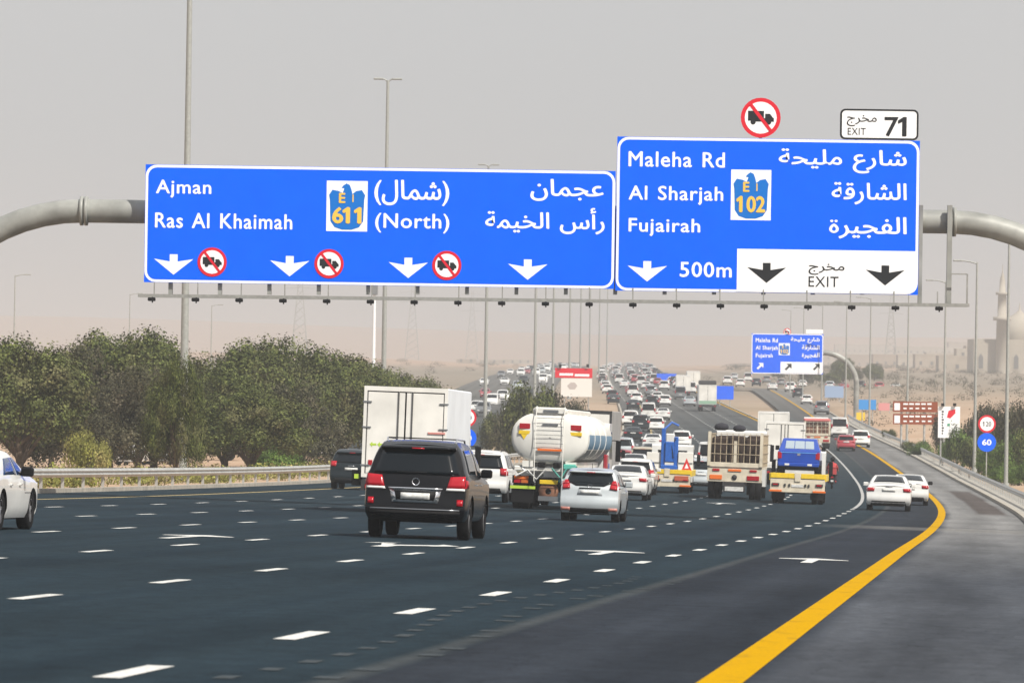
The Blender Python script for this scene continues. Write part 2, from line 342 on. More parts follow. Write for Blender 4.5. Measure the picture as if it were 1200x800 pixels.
# ------------------------------------------------------------------ road, markings, kerbs, sand
def frange(a, b, s):
    o = []
    while a < b: o.append(a); a += s
    return o + [b]
YS = frange(-20, 620, 5) + frange(640, 2000, 20) + frange(2100, 3600, 150)
def sheet(name, mat_, yl, uf, xf, dz=0.0, kind='structure', parent=None, n=6):
    vs, fs, uvs = [], [], []
    for y in yl:
        a, b = uf(y)
        for i in range(n + 1):
            u = a + (b - a) * i / n; x = xf(y) + u; vs.append((x, y, gz(x, y) + dz)); uvs.append((u, y))
    w = n + 1
    for j in range(len(yl) - 1):
        for i in range(n): fs.append((j*w + i, j*w + i + 1, (j+1)*w + i + 1, (j+1)*w + i))
    me = bpy.data.meshes.new(name); me.from_pydata(vs, [], fs); me.materials.append(mat_)
    uvl = me.uv_layers.new(name='UVMap'); li = [c for f in fs for c in f]
    uvl.data.foreach_set('uv', [q for i in li for q in uvs[i]]); me.polygons.foreach_set('use_smooth', [True] * len(fs))
    o = bpy.data.objects.new(name, me); link(o)
    if parent: o.parent = parent
    if kind: o['kind'] = kind
    return o
XM = lambda y: MX(y) + 5.5
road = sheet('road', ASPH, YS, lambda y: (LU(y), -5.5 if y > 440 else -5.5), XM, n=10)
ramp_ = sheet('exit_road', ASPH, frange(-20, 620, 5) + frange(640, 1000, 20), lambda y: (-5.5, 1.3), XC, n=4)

def mark(name, pts_fn, y0, y1, u0, u1, xf, m, parent, step=4.0, dz=.006, kind=None, **_):
    mb = MB(); ys = frange(y0, y1, step)
    if len(ys) > 2 and ys[-1] - ys[-2] < .2: ys.pop(-2)
    vs = []
    for y in ys:
        for u in (u0, u1): x = xf(y) + u; vs.append((x, y, gz(x, y) + dz))
    mb.add(vs, [(2*i, 2*i+1, 2*i+3, 2*i+2) for i in range(len(ys)-1)], m)
    if pts_fn is not None: pts_fn.add(vs, [(2*i, 2*i+1, 2*i+3, 2*i+2) for i in range(len(ys)-1)], m); return None
    o = mb.build(name, m, parent)
    if kind: o['kind'] = kind
    return o
PER, DL = 8.1, 2.15
for li, u in enumerate((-5.5, -9.15, -12.8, -16.5, -20.1, -23.8)):
    far = MB(); k = 0
    while True:
        yc = 33.1 + PER * k; k += 1
        if yc > 2000: break
        if u == -5.5 and yc > 212: break
        if u == -23.8 and yc > 520: break
        near = yc < 290
        w = .08 if u != -5.5 else .09
        if near: mark('lane_dash', None, yc - DL/2, yc + DL/2, u - w, u + w, XM, MARKW, road, 1.3)
        else: mark('x', far, yc - DL/2, yc + DL/2, u - w, u + w, XM, MARKW, road, 1.3)
    if far.v: tag(far.build('distant_lane_dashes', MARKW, road), kind='stuff')
mark('divider_line', None, 213, 620, -5.58, -5.42, XC, mat('worn_divider_paint', (.36, .36, .35), .8, noise=.3, nscale=2), ramp_)
mark('edge_line', None, 20, 990, -1.96, -1.66, XC, MARKY, ramp_, 3)
mark('edge_line', None, 560, 2600, -5.7, -5.4, XM, MARKY, road, 10)
def left_edge(y): return MX(y) + 5.5 + LU(y)
mark('edge_line', None, 20, 2600, 2.9, 3.12, left_edge, mat('road_paint_ochre', (.42, .32, .13), .8, noise=.3), road, 5)
# faint worn marks beside the right-hand dashed line
wm = MB(); r1 = random.Random(3)
for k in range(26):
    y = 31 + k * 1.55; o_ = .55 + .25 * math.sin(k * .35); mark('x', wm, y, y + .35 + r1.random() * .3, -5.5 + o_ - .06, -5.5 + o_ + .07, XM, MARKF, road, 2, dz=.005)
    if k % 3: mark('x', wm, y + .6, y + 1.0, -5.5 + o_ + .5, -5.5 + o_ + .68, XM, MARKF, road, 2, dz=.005)
tag(wm.build('worn_paint_specks', MARKF, road), kind='stuff')
op_ = sheet('opposite_road', ASPH, frange(420, 620, 5) + frange(640, 2400, 20), lambda y: (LU(y) - 29, LU(y) - 11), XM, n=4)
fr_ = sheet('frontage_road', ASPH, frange(1001, 1016, 5), lambda y: (-14, 190), XC, n=40)
def ground_poly(name, pts, yb, uc, m, parent):
    mb = MB(); v = []
    for (a, b) in pts: y = yb + b; x = XC(y) + uc + a; v.append((x, y, gz(x, y) + .006))
    mb.add(v, [tuple(range(len(v)))[::-1]], m); return mb.build(name, m, parent)
straight = [(-.1, 0), (.1, 0), (.1, 3.6), (.62, 3.7), (.62, 4.1), (0, 5.2), (-.62, 4.1), (-.62, 3.7), (-.1, 3.6)]
turn = [(-.14, 0), (.14, 0), (.14, 1.6), (.62, 2.6), (.62, 2.1), (1.05, 3.3), (.62, 4.6), (.62, 3.7), (-.02, 2.6), (-.14, 3.2), (-.14, 4.0), (-.5, 4.0), (-.22, 5.4), (-.75, 4.0), (-.42, 4.0), (-.14, 1.6)]
for px, py, kind_ in ((945, 655, 0), (697, 647, 0), (447, 638, 1), (196, 629, 0)):
    p = ground_at(px, 88); ground_poly('painted_arrow', straight if kind_ == 0 else turn, 87.5, p.x - XC(88), MARKW, road)
for px, yy in ((840, 212), (925, 300), (690, 175)):
    p = ground_at(px, yy); ground_poly('painted_arrow', straight, yy, p.x - XC(yy), MARKW, road)
# kerbs
def kerb(name, uc, w, xf, y0, y1, m=CONC, h=.14, step=6, **kw):
    mb = MB(); ys = frange(y0, y1, step); vs = []; fs = []
    for y in ys:
        uu = uc(y) if callable(uc) else uc
        for (du, hh) in ((0, -.2), (0, h), (w, h), (w, -.2)): x = xf(y) + uu + du; vs.append((x, y, gz(x, y) + hh))
    for i in range(len(ys) - 1):
        for k in range(3): fs.append((4*i + k, 4*i + k + 1, 4*i + k + 5, 4*i + k + 4))
    mb.add(vs, fs, m); o = mb.build(name, m); o['kind'] = 'structure'; return o
kerb('kerb', lambda y: -.22, .22, left_edge, 20, 1500)
kerb('kerb', lambda y: 1.3, .2, XC, 60, 985)
kerb('concrete_strip', lambda y: 1.5, 1.1, XC, 60, 640, mat('pale_concrete', (.36, .34, .30), .95, noise=.25, nscale=1.2), h=.10)
kerb('gore_kerb', lambda y: .2, .2, MX, 640, 1300)

# terrain
r2 = random.Random(11); ph = [(r2.uniform(0, 6.28), r2.uniform(.6, 1.4)) for _ in range(8)]
def tnoise(x, y, s): return sum(math.sin(x / s * p[1] + p[0] + i) * math.cos(y / s * p[1] * 1.3 + p[0] * 2) for i, p in enumerate(ph)) / 8
def tz(x, y):
    u = x - XC(y); z = gz(x, y); xl = left_edge(y); xr = XC(y) + 2.4
    if xl - .2 < x < xr and y < 3650: return z - .15 - (0.25 if y > 500 else 0)
    dl = max(0, xl - x); dr = max(0, x - xr); d = max(dl, dr)
    z += -.02 + min(1, d / 12) * .35 * tnoise(x, y, 17) + min(1, d / 60) * 1.0 * tnoise(x, y, 90)
    if dr > 0: z += min(1.0, dr / 18) * 1.0
    if y > 3800: q = min(1, (y - 3800) / 1800); z += q * (8 + max(0, 26 + 22 * tnoise(x + 400, y * .3, 900) + 9 * tnoise(x, y * .4, 260)) * (1.0 if x > -1200 else .6))
    if 995 < y < 1022 and x > xl: return z - 1.2
    if 410 < y < 2420 and xl - 30 < x < xl - 10: return gz(x, y) - (.25 if y < 700 else .6)
    if y > 1100 and d > 60:
        f = min(1, (y - 1100) / 800) * min(1, (d - 60) / 150); z += f * (1.5 + 3.5 * tnoise(x, y, 330) + 1.5 * tnoise(x, y, 90))
        if dl > 0: z += f * 4.0 * math.exp(-((x + 60) / 90) ** 2) * math.exp(-((y - 2600) / 700) ** 2)
    return z
US = [-6000, -3500, -2000, -1200, -800, -600] + list(range(-500, -100, 20)) + [-90, -80, -70, -62, -55, -48, -42, -38, -35, -33, -32, -31.5, -30, -26, -20.5, -15, -10, -5, 0, 2, 2.6, 3.5, 5, 8, 12, 17, 24, 32, 42, 55, 70, 90] + list(range(110, 520, 20)) + [600, 800, 1200, 2000, 3500, 6000]
TY = frange(-20, 600, 8) + frange(620, 1500, 25) + frange(1550, 4200, 55) + frange(4400, 9400, 400)
vs = []; fs = []; W = len(US)
for y in TY:
    for u in US: x = XC(y) + u; vs.append((x, y, tz(x, y)))
for j in range(len(TY) - 1):
    for i in range(W - 1): fs.append((j*W + i, j*W + i + 1, (j+1)*W + i + 1, (j+1)*W + i))
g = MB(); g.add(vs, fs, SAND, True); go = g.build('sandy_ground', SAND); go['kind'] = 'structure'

# ------------------------------------------------------------------ guardrails
def wprof(): return [(0, 0), (.03, .04), (.08, .09), (.03, .14), (.03, .17), (.08, .22), (.03, .27), (0, .31)]
def guardrail(name, label, uf, xf, y0, y1, side, postlim, step=4.0, h=.46):
    root = empty(name, (xf(y0) + uf(y0), y0, gz(xf(y0) + uf(y0), y0)), label, 'guardrail'); ox, oy, oz = root.location
    ys = frange(y0, y1, step); seg = 3
    def P(y): x = xf(y) + uf(y); return x, y, tz(x, y) if abs(tz(x, y) - gz(x, y)) < .14 else gz(x, y)
    proto = MB().box(-.05, .05, -.07, .07, -.3, .72, GALV).build('post', GALV, root); first = True; rest = MB()
    for k, y in enumerate(ys[:-1]):
        p = P(y + .3); q = (p[0] - ox + side * .1, p[1] - oy, p[2] - oz)
        if k < postlim:
            if first: proto.location = q; first = False
            else: c = proto.copy(); link(c); c.parent = root; c.location = q
        else: rest.box(q[0]-.05, q[0]+.05, q[1]-.07, q[1]+.07, q[2]-.3, q[2]+.72, GALV)
    if rest.v: tag(rest.build('distant_posts', GALV, root), kind='stuff')
    L = [ys[i] for i in range(0, len(ys), seg)] + [ys[-1]]
    for a, b in zip(L[:-1], L[1:]):
        if b - a < .5: continue
        mb = MB(); vs = []; fs = []; yy = frange(a, b + .02, 4.0); pr = wprof()
        for y in yy:
            x, _, z = P(y)
            for (d, hh) in pr: vs.append((x - ox - side * d, y - oy, z - oz + h + hh))
        n = len(pr)
        for i in range(len(yy) - 1):
            for k in range(n - 1): fs.append((i*n+k, i*n+k+1, (i+1)*n+k+1, (i+1)*n+k))
        mb.add(vs, fs, GALV); mb.build('rail_beam', GALV, root)
    return root
guardrail('guardrail', 'grey steel guardrail with double ridged beam along the left edge in front of the trees', lambda y: -1.1, left_edge, 62, 600, -1, 115)
guardrail('guardrail', 'long grey steel guardrail curving along the right shoulder beside the pale concrete strip', lambda y: 2.2, XC, 62, 660, 1, 145)

# ------------------------------------------------------------------ signs
ARD = [(-.12, 0), (.12, 0), (.12, -.22), (.6, -.14), (0, -.62), (-.6, -.14), (-.12, -.22)]
ARU = [(.34, .34), (.34, -.16), (.16, .02), (-.2, -.34), (-.34, -.2), (.02, .16), (-.16, .34)]
LORRY = [(-.64, -.16), (-.64, .34), (.16, .34), (.16, -.02), (.22, -.02), (.22, .20), (.46, .20), (.60, .02), (.66, -.02), (.66, -.20), (-.40, -.20), (-.40, -.16)]
def ban_disc(parent, cx, cz, r, y, name='no_lorries_symbol'):
    mb = MB(); mb.plate(disc(cx, cz, r), y, .02, SIGNR); mb.plate(disc(cx, cz, r * .80), y - .004, .006, SIGNW)
    o = mb.build(name, SIGNR, parent)
    l = MB().plate([(cx + a * r, cz + b * r) for a, b in LORRY], y - .008, .006, SIGNK).plate(disc(cx - .38 * r, cz - .22 * r, .13 * r, 14), y - .010, .005, SIGNK).plate(disc(cx + .40 * r, cz - .22 * r, .13 * r, 14), y - .010, .005, SIGNK).build('lorry_silhouette', SIGNK, o)
    c, s = math.cos(math.radians(-52)), math.sin(math.radians(-52)); w = r * .085; q = r * .84
    MB().plate([(cx + a * c - b * s, cz + a * s + b * c) for a, b in ((-q, -w), (q, -w), (q, w), (-q, w))], y - .012, .006, SIGNR).build('red_slash', SIGNR, o)
    return o
def shield(parent, x0, x1, z0, z1, y, num):
    w, h = x1 - x0, z1 - z0; cx = (x0 + x1) / 2
    o = MB().plate([(x0, z0), (x1, z0), (x1, z1), (x0, z1)], y, .01, SIGNW).build('route_shield', SIGNW, parent)
    pts = [(-.30, .08), (-.12, .03), (.12, .03), (.30, .08), (.40, .2), (.42, .62), (.44, .72), (.36, .82), (.22, .80), (.13, .74), (.10, .84), (.06, .92), (-.02, .95), (-.09, .91), (-.14, .86), (-.07, .85), (-.11, .76), (-.22, .80), (-.36, .82), (-.44, .72), (-.42, .62), (-.40, .2)]
    MB().plate([(cx + a * w, z0 + b * h) for a, b in pts], y - .004, .006, SIGNS).build('eagle_emblem', SIGNS, o)
    lettering('E', (cx - .20*w, cx - .04*w, z0 + .56*h, z0 + .76*h), y - .006, GOLD, o, .03)
    MB().plate([(cx + .13*w, z0 + .58*h), (cx + .16*w, z0 + .58*h), (cx + .16*w, z0 + .73*h), (cx + .13*w, z0 + .73*h)], y - .008, .004, GOLD).build('lettering', GOLD, o)
    lettering(num, (cx - .36*w, cx + .36*w, z0 + .15*h, z0 + .48*h), y - .006, GOLD, o, .035, ar=True)
    return o
def panel_board(root, B, pts, y=0.0, blue=SIGNB, rim=.09):
    (x0, z1), (x1, z0) = pts
    MB().plate([(x0, z0), (x1, z0), (x1, z1), (x0, z1)], y, .06, blue).build('panel', blue, root)
    MB().plate(rrect(x0 + .01, x1 - .01, z0 + .01, z1 - .01, .34), y - .004, .003, SIGNW).build('border', SIGNW, root)
    MB().plate(rrect(x0 + rim, x1 - rim, z0 + rim, z1 - rim, .27), y - .008, .003, blue).build('face', blue, root)

GY = 159.0; GTH = -.0; GO = Vector((0, GY, gz(0, GY)))
def GP(px, py): return on_plane(px, py, GO, GTH)
def gbox(x0, y0, x1, y1):
    a = GP(x0, (y0 + y1) / 2); b = GP(x1, (y0 + y1) / 2); m_ = (x0 + x1) / 2; return a[0], b[0], GP(m_, y1)[1], GP(m_, y0)[1]
SLP = 0.0
gan = empty('sign_gantry', GO, 'grey tubular steel overhead gantry with curved arms spanning the whole road', 'gantry', rz=GTH)
bl = GP(95, 246); br = GP(1118, 259)
R_ = 5.8; rp = .37
def arc(c, sgn, zend):
    pts = []
    for i in range(15): t = math.radians(90 * i / 14); pts.append((c[0] + sgn * R_ * math.sin(t), .9, c[1] - R_ * (1 - math.cos(t))))
    pts.append((pts[-1][0], .9, zend)); return pts
MB().tube([(bl[0], .9, bl[1]), (br[0], .9, br[1])], rp, 20).build('beam', PIPE, gan)
for c, s_, gx in ((bl, -1, 'left'), (br, 1, 'right')):
    px_ = c[0] + s_ * R_; wx = GO.x + px_; base = tz(wx, GY) - GO.z - .3
    MB().tube(arc(c, s_, base), rp, 20).build('curved_post', PIPE, gan)
    fl = MB(); 
    for dx in (-.07, .07): fl.lathe([(-.05, rp - .02), (-.05, rp + .09), (.05, rp + .09), (.05, rp - .02)], (c[0] + dx, .9, c[1]), 'x', 20)
    fl.build('flange', PIPE, gan)
# brackets right of the sign and behind the panels
for px in (1080, 1114):
    a = GP(px, 240); b = GP(px, 357); w = .06 if px == 1080 else .075
    MB().box(a[0] - w, a[0] + w, .3, .5, b[1], a[1], PIPE).build('bracket', PIPE, gan)
for px in range(200, 1070, 58):
    a = GP(px, 236 + px * .012); b = GP(px, 345); MB().box(a[0] - .06, a[0] + .06, .15, .5, b[1], a[1], PIPE).build('bracket', PIPE, gan)
ca, cb = GP(163, 346.5), GP(1133, 358)
sl = (cb[1] - ca[1]) / (cb[0] - ca[0]); cz = lambda x: ca[1] + sl * (x - ca[0])
def sbar(x0, x1, y0, y1, h0, h1, name, m):
    vs = [(x, y, cz(x) + h) for h in (h0, h1) for y in (y0, y1) for x in (x0, x1)]
    mb = MB(); mb.add(vs, [(0, 2, 3, 1), (4, 5, 7, 6), (0, 1, 5, 4), (2, 6, 7, 3), (0, 4, 6, 2), (1, 3, 7, 5)], m); return mb.build(name, m, gan)
RAILM = mat('catwalk_grey', (.26, .26, .245), .6, noise=.2)
sbar(ca[0], cb[0], -.75, -.68, -.05, .05, 'walkway_rail', RAILM); sbar(ca[0], cb[0], -.02, .05, -.05, .05, 'walkway_rail', RAILM)
mb = MB()
for k in range(19):
    x = GP(180 + k * 51.0, 350)[0]
    if x > cb[0]: break
    MB().box(x - .02, x + .02, -.72, .3, cz(x) - .03, cz(x) + .03, RAILM).build('cross_bar', RAILM, gan)
    MB().box(x - .018, x + .018, -.03, .01, cz(x) + .05, cz(x) + .42, RAILM).build('hanger', RAILM, gan)
    l = MB(); l.box(x - .13, x + .10, -1.0, -.72, cz(x) - .17, cz(x) - .06, BLK, .02); l.box(x - .02, x + .02, -.76, -.7, cz(x) - .22, cz(x) - .04, BLK); l.build('floodlight', BLK, gan)
fr = MB(); a = GP(1114, 321); b = GP(1133, 321); fr.box(a[0], b[0], -.04, .0, a[1] - .02, a[1] + .02); fr.box(b[0] - .025, b[0] + .025, -.04, 0, cz(b[0]), a[1]); fr.build('end_frame', RAILM, gan)

def sign_things(O, th, GP, s, lab, near=True):
    pass
s1 = empty('road_sign', GO, 'wide blue overhead sign reading Ajman and Ras Al Khaimah with route 611', 'road sign', rz=GTH)
a_, b_ = GP(170, 194), GP(719, 338); t1 = GP(444, 196.5)[1]; t0 = GP(444, 334.5)[1]
panel_board(s1, None, ((a_[0], t1), (b_[0], t0)))
for o in s1.children: pass
Y1 = -.008
def shear_rot(root):                       # the whole board hangs level with its beam
    pass
for txt, bx, ar in (('Ajman', (182, 211, 247, 232), 0), ('Ras Al Khaimah', (181, 250, 342, 268), 0), ('(North)', (439, 250, 526, 273), 0),
                    ('(' + arabic('شمال') + ')', (438, 211, 526, 241), 1), (arabic('عجمان'), (621, 210, 707, 236), 1), (arabic('رأس الخيمة'), (568, 243, 708, 274), 1)):
    lettering(txt, gbox(*bx), Y1, SIGNW, s1, .017 if not ar else .016, ar=bool(ar))
x0, x1, z0, z1 = gbox(382, 212, 430, 271); shield(s1, x0, x1, z0, z1, Y1 - .002, '611')
def arrow_at(root, px, py, m, w, y=Y1):
    c = GP(px, py); k = w / 1.2
    return MB().plate([(c[0] + a * k, c[1] + b * k) for a, b in ARD], y - .004, .005, m).build('lane_arrow', m, root)
for px, py in ((203, 298), (339, 300), (478, 302), (618, 304)): arrow_at(s1, px, py, SIGNW, 1.22)
for px, py in ((248, 307), (385, 309), (523, 311)): c = GP(px, py); ban_disc(s1, c[0], c[1], .455, Y1 - .014)
s2 = empty('road_sign', GO, 'blue overhead sign reading Maleha Rd, Al Sharjah and Fujairah with white exit field', 'road sign', rz=GTH)
a_, b_ = GP(723, 160), GP(1075, 346); t1 = GP(899, 162.5)[1]; t0 = GP(899, 343)[1]
panel_board(s2, None, ((a_[0], t1), (b_[0], t0)), y=-.004)
Y2 = -.012
x0, x1, z0, z1 = gbox(863, 293, 1075, 344); MB().plate([(x0, t0 + .02), (x1 - .35, t0 + .02), (x1 - .1, t0 + .1), (x1 - .02, t0 + .35), (x1 - .02, z1), (x0, z1)], Y2 - .004, .005, SIGNW).build('exit_field', SIGNW, s2)
for txt, bx, ar, m in (('Maleha Rd', (736, 178, 849, 196), 0, SIGNW), ('Al Sharjah', (736, 218, 847, 240), 0, SIGNW), ('Fujairah', (736, 256, 820, 277), 0, SIGNW), ('500m', (796, 307, 857, 325), 0, SIGNW),
                       (arabic('شارع مليحة'), (912, 175, 1062, 203), 1, SIGNW), (arabic('الشارقة'), (974, 214, 1062, 240), 1, SIGNW), (arabic('الفجيرة'), (971, 254, 1062, 280), 1, SIGNW)):
    lettering(txt, gbox(*bx), Y2, m, s2, .017 if not ar else .016, ar=bool(ar))
lettering(arabic('مخرج'), gbox(947, 309, 989, 322), Y2 - .006, SIGNK, s2, .006, ar=True); lettering('EXIT', gbox(947, 324, 982, 336), Y2 - .006, SIGNK, s2, .0)
x0, x1, z0, z1 = gbox(856, 199, 903, 258); shield(s2, x0, x1, z0, z1, Y2 - .002, '102')
arrow_at(s2, 758, 306, SIGNW, 1.22, Y2); arrow_at(s2, 898, 308, SIGNK, 1.2, Y2 - .006); arrow_at(s2, 1037, 311, SIGNK, 1.2, Y2 - .006)
s3 = empty('exit_number_sign', GO, 'small white exit number plate reading EXIT 71 above the right sign', 'road sign', rz=GTH)
x0, x1, z0, z1 = gbox(984, 128, 1076, 164); MB().plate(rrect(x0, x1, z0, z1, .16), -.0, .05, SIGNK).build('panel', SIGNK, s3); MB().plate(rrect(x0 + .06, x1 - .06, z0 + .06, z1 - .06, .11), -.004, .003, SIGNW).build('face', SIGNW, s3)
lettering(arabic('مخرج'), gbox(992, 135, 1027, 148), -.006, SIGNK, s3, .002, ar=True); lettering('EXIT', gbox(993, 150, 1014, 158), -.006, SIGNK, s3, -.005); lettering('71', gbox(1036, 137, 1062, 160), -.006, SIGNK, s3, .014, ar=True)
for px in (1003, 1057): c = GP(px, 166); MB().box(c[0] - .04, c[0] + .04, .06, .12, c[1] - .6, c[1] + .9, PIPE).build('support_bar', PIPE, s3)
s4 = empty('no_lorries_sign', GO, 'round white sign with red ring banning lorries above the right sign', 'road sign', rz=GTH)
c = GP(891, 138); ban_disc(s4, c[0], c[1], .62, 0, 'disc'); MB().box(c[0] - .05, c[0] + .05, .03, .09, c[1] - 1.0, c[1] + .2, PIPE).build('support_bar', PIPE, s4)

# far cantilever sign over the exit
CY = 672.0; pc = ground_at(1003, CY); CO = Vector((pc.x, CY, pc.z))
def CP(px, py): return on_plane(px, py, CO, 0)
cg = empty('cantilever_gantry', CO, 'grey tubular cantilever with a curved arm carrying the distant blue exit sign', 'gantry')
e = CP(963, 413); tp = [(e[0] - 3.5, .8, e[1]), (e[0], .8, e[1])]; xx = 0; Rc = -e[0] - .2
for i in range(13): t = math.radians(90 * i / 12); tp.append((e[0] + .2 + Rc * math.sin(t), .8, e[1] - Rc * .95 * (1 - math.cos(t))))
tp.append((0, .8, -.4)); MB().tube(tp, .36, 14).build('curved_arm', PIPE, cg); MB().box(-.7, .7, .1, 1.5, -.3, .15, CONC, .04).build('footing', CONC, cg)
s5 = empty('road_sign', CO, 'distant blue sign on the curved cantilever over the exit lane', 'road sign')
def cbox(x0, y0, x1, y1): a = CP(x0, (y0+y1)/2); b = CP(x1, (y0+y1)/2); m_ = (x0+x1)/2; return a[0], b[0], CP(m_, y1)[1], CP(m_, y0)[1]
x0, x1, z0, z1 = cbox(880, 391, 964, 438); panel_board(s5, None, ((x0, z1), (x1, z0)), rim=.12)
f = cbox(914, 424, 963.5, 437); MB().plate([(f[0], f[2]), (f[1], f[2]), (f[1], f[3]), (f[0], f[3])], -.02, .01, SIGNW).build('exit_field', SIGNW, s5)
for txt, bx, ar in (('Maleha Rd', (885, 396, 911, 401), 0), ('Al Sharjah', (885, 405, 911, 411), 0), ('Fujairah', (885, 414, 905, 420), 0), (arabic('شارع مليحة'), (926, 395, 960, 402), 1), (arabic('الشارقة'), (939, 404, 960, 411), 1), (arabic('الفجيرة'), (939, 413, 960, 420), 1)):
    lettering(txt, cbox(*bx), -.012, SIGNW, s5, .03, ar=bool(ar))
x0, x1, z0, z1 = cbox(912, 402, 925, 416); shield(s5, x0, x1, z0, z1, -.014, '102')
for px, m in ((890, SIGNW), (923, SIGNK), (956, SIGNK)): c = CP(px, 430 if px > 900 else 429); MB().plate([(c[0] + a * 1.3, c[1] + b * 1.3) for a, b in ARU], -.03, .01, m).build('lane_arrow', m, s5)
s6 = empty('exit_number_sign', CO, 'small white plate above the distant blue exit sign', 'road sign'); x0, x1, z0, z1 = cbox(944, 386, 964, 391); MB().plate([(x0, z0 + .03), (x1, z0 + .03), (x1, z1), (x0, z1)], 0, .05, SIGNW).build('panel', SIGNW, s6)
s7 = empty('no_lorries_sign', CO, 'tiny round red sign above the distant blue exit sign', 'road sign'); c = CP(922, 388); ban_disc(s7, c[0], c[1] - .1, .5, 0, 'disc')

# ------------------------------------------------------------------ lamp posts
def lamp_post(px, Y, h, label, arms, group=None, r=.14, base=None, X=None):
    p = base or ground_at(px, Y); root = empty('street_lamp', p, label, 'street lamp', group)
    MB().tube([(0, 0, -.3), (0, 0, h * .5), (0, 0, h)], [r, r * .75, r * .5], 10).build('pole', POLEM, root)
    MB().tube([(0, 0, 0), (0, 0, .5)], [r * 1.7, r * 1.5], 10).build('base_collar', POLEM, root)
    AL = .35 if len(arms) > 1 else 1.1
    for s in arms:
        MB().tube([(0, 0, h - .1), (s * AL * .5, 0, h + .05), (s * AL, 0, h + .11)], [.06, .05, .05], 8).build('arm', POLEM, root)
        l = MB(); l.box(s * AL - (.05 if s > 0 else .62), s * AL + (.62 if s > 0 else .05), -.13, .13, h + .04, h + .17, POLEM, .04); l.build('lantern', POLEM, root)
    return root
for (X_, Y_, lb) in ((-14.6, 228, 'tallest grey lamp mast rising out of frame among the left trees'), (-8.7, 347, 'tall double-armed lamp mast behind the white box truck'), (-2.4, 466, 'double-armed lamp mast left of the white tanker')):
    z = tz(X_, Y_); lamp_post(0, Y_, 26.1 if Y_ != 466 else 25.8, lb, (-1, 1), 'median lamp masts', .20, Vector((X_, Y_, z)))
for k, (Y_, X_) in enumerate(((585, 2.6), (703, 5.6), (822, 9.2), (940, 12.5), (1060, 16.0), (1180, 20), (1300, 24))):
    lamp_post(0, Y_, 24.4, ('hazy double-armed lamp mast %s' % ('above the round bush' if k == 0 else 'behind the red and white billboard' if k == 1 else 'far down the hazy median')), (-1, 1), 'median lamp masts', .22, Vector((X_, Y_, tz(X_, Y_))))
for k, (px, Y_) in enumerate(((1178, 306), (1141, 365), (1105, 440), (1062, 512), (1018, 590), (990, 668), (962, 760), (940, 850), (925, 950))):
    lb = ('light grey lamp post on the sand, rightmost of the row along the exit', 'lamp post just left of the round speed signs', 'lamp post behind the white billboard', 'lamp post in front of the brown sign', 'lamp post beside the small blue and green sign', 'thin lamp post behind the distant cantilever', 'hazy lamp post behind the right end of the far blue sign', 'far hazy lamp post down the exit', 'farthest hazy lamp post down the exit')[k]
    lamp_post(px, Y_, 15.2, lb, (-1,), 'lamp posts along the exit', .13)
for px, Y_, h_, lb in ((16, 560, 16, 'thin lamp post above the leftmost trees'), (151, 700, 15, 'thin lamp post behind the left trees near the big mast'), (247, 760, 14, 'small thin lamp post just right of the tallest mast')):
    p = at(px, 400, Y_); p.z = tz(p.x, Y_); lamp_post(0, Y_, h_, lb, (1,), 'lamp posts beyond the trees', .12, p)

# round speed signs and billboards on the right
def post_sign(px, Y, discs, label, plen=2.6, cat='traffic sign', name='speed_sign'):
    p = ground_at(px, Y); p.z = tz(p.x, Y); root = empty(name, p, label, cat)
    top = max(at(px, d[1], Y).z for d in discs) - p.z
    MB().tube([(0, .05, -.3), (0, .05, top)], .04, 8).build('post', GALV, root)
    for (kind_, dy, rad) in discs:
        z = at(px, dy, Y).z - p.z
        if kind_ == 'blue':
            o = MB().plate(disc(0, z, rad), -.02, .03, SIGNB).build('minimum_speed_disc', SIGNB, root); lettering('60', (-.5*rad, .5*rad, z - .32*rad, z + .32*rad), -.026, SIGNW, o, .03, ar=True)
        else:
            mb = MB(); mb.plate(disc(0, z, rad), -.02, .03, SIGNR); mb.plate(disc(0, z, rad * .78), -.024, .004, SIGNW); o = mb.build('speed_limit_disc', SIGNR, root); lettering('120', (-.48*rad, .48*rad, z - .26*rad, z + .26*rad), -.028, SIGNK, o, .01, ar=True)
    return root
post_sign(1155, 345, (('red', 496.5, .60), ('blue', 518, .63)), 'red ringed speed disc over a blue 60 disc by the bushes')
post_sign(546, 330, (('red', 489, .60), ('blue', 513, .62)), 'speed limit discs on a post half hidden behind the white box truck')
def board(px0, py0, px1, py1, Y, name, label, face, posts, cat='billboard', extra=None, gdrop=None):
    p = at((px0 + px1) / 2, py1, Y); p.z = tz(p.x, Y); root = empty(name, p, label, cat)
    def L(px, py): q = at(px, py, Y); return q.x - p.x, q.z - p.z
    a = L(px0, py0); b = L(px1, py1)
    MB().plate([(a[0], b[1]), (b[0], b[1]), (b[0], a[1]), (a[0], a[1])], 0, .12, face).build('panel', face, root)
    for q in posts: x = L(q, py1)[0]; MB().tube([(x, .2, -.4), (x, .2, a[1] - .1)], .07 if b[0] - a[0] < 4 else .11, 8).build('post', GALV, root)
    if extra: extra(root, L)
    return root
def rect(L, x0, y0, x1, y1): a = L(x0, y0); b = L(x1, y1); return [(a[0], b[1]), (b[0], b[1]), (b[0], a[1]), (a[0], a[1])]
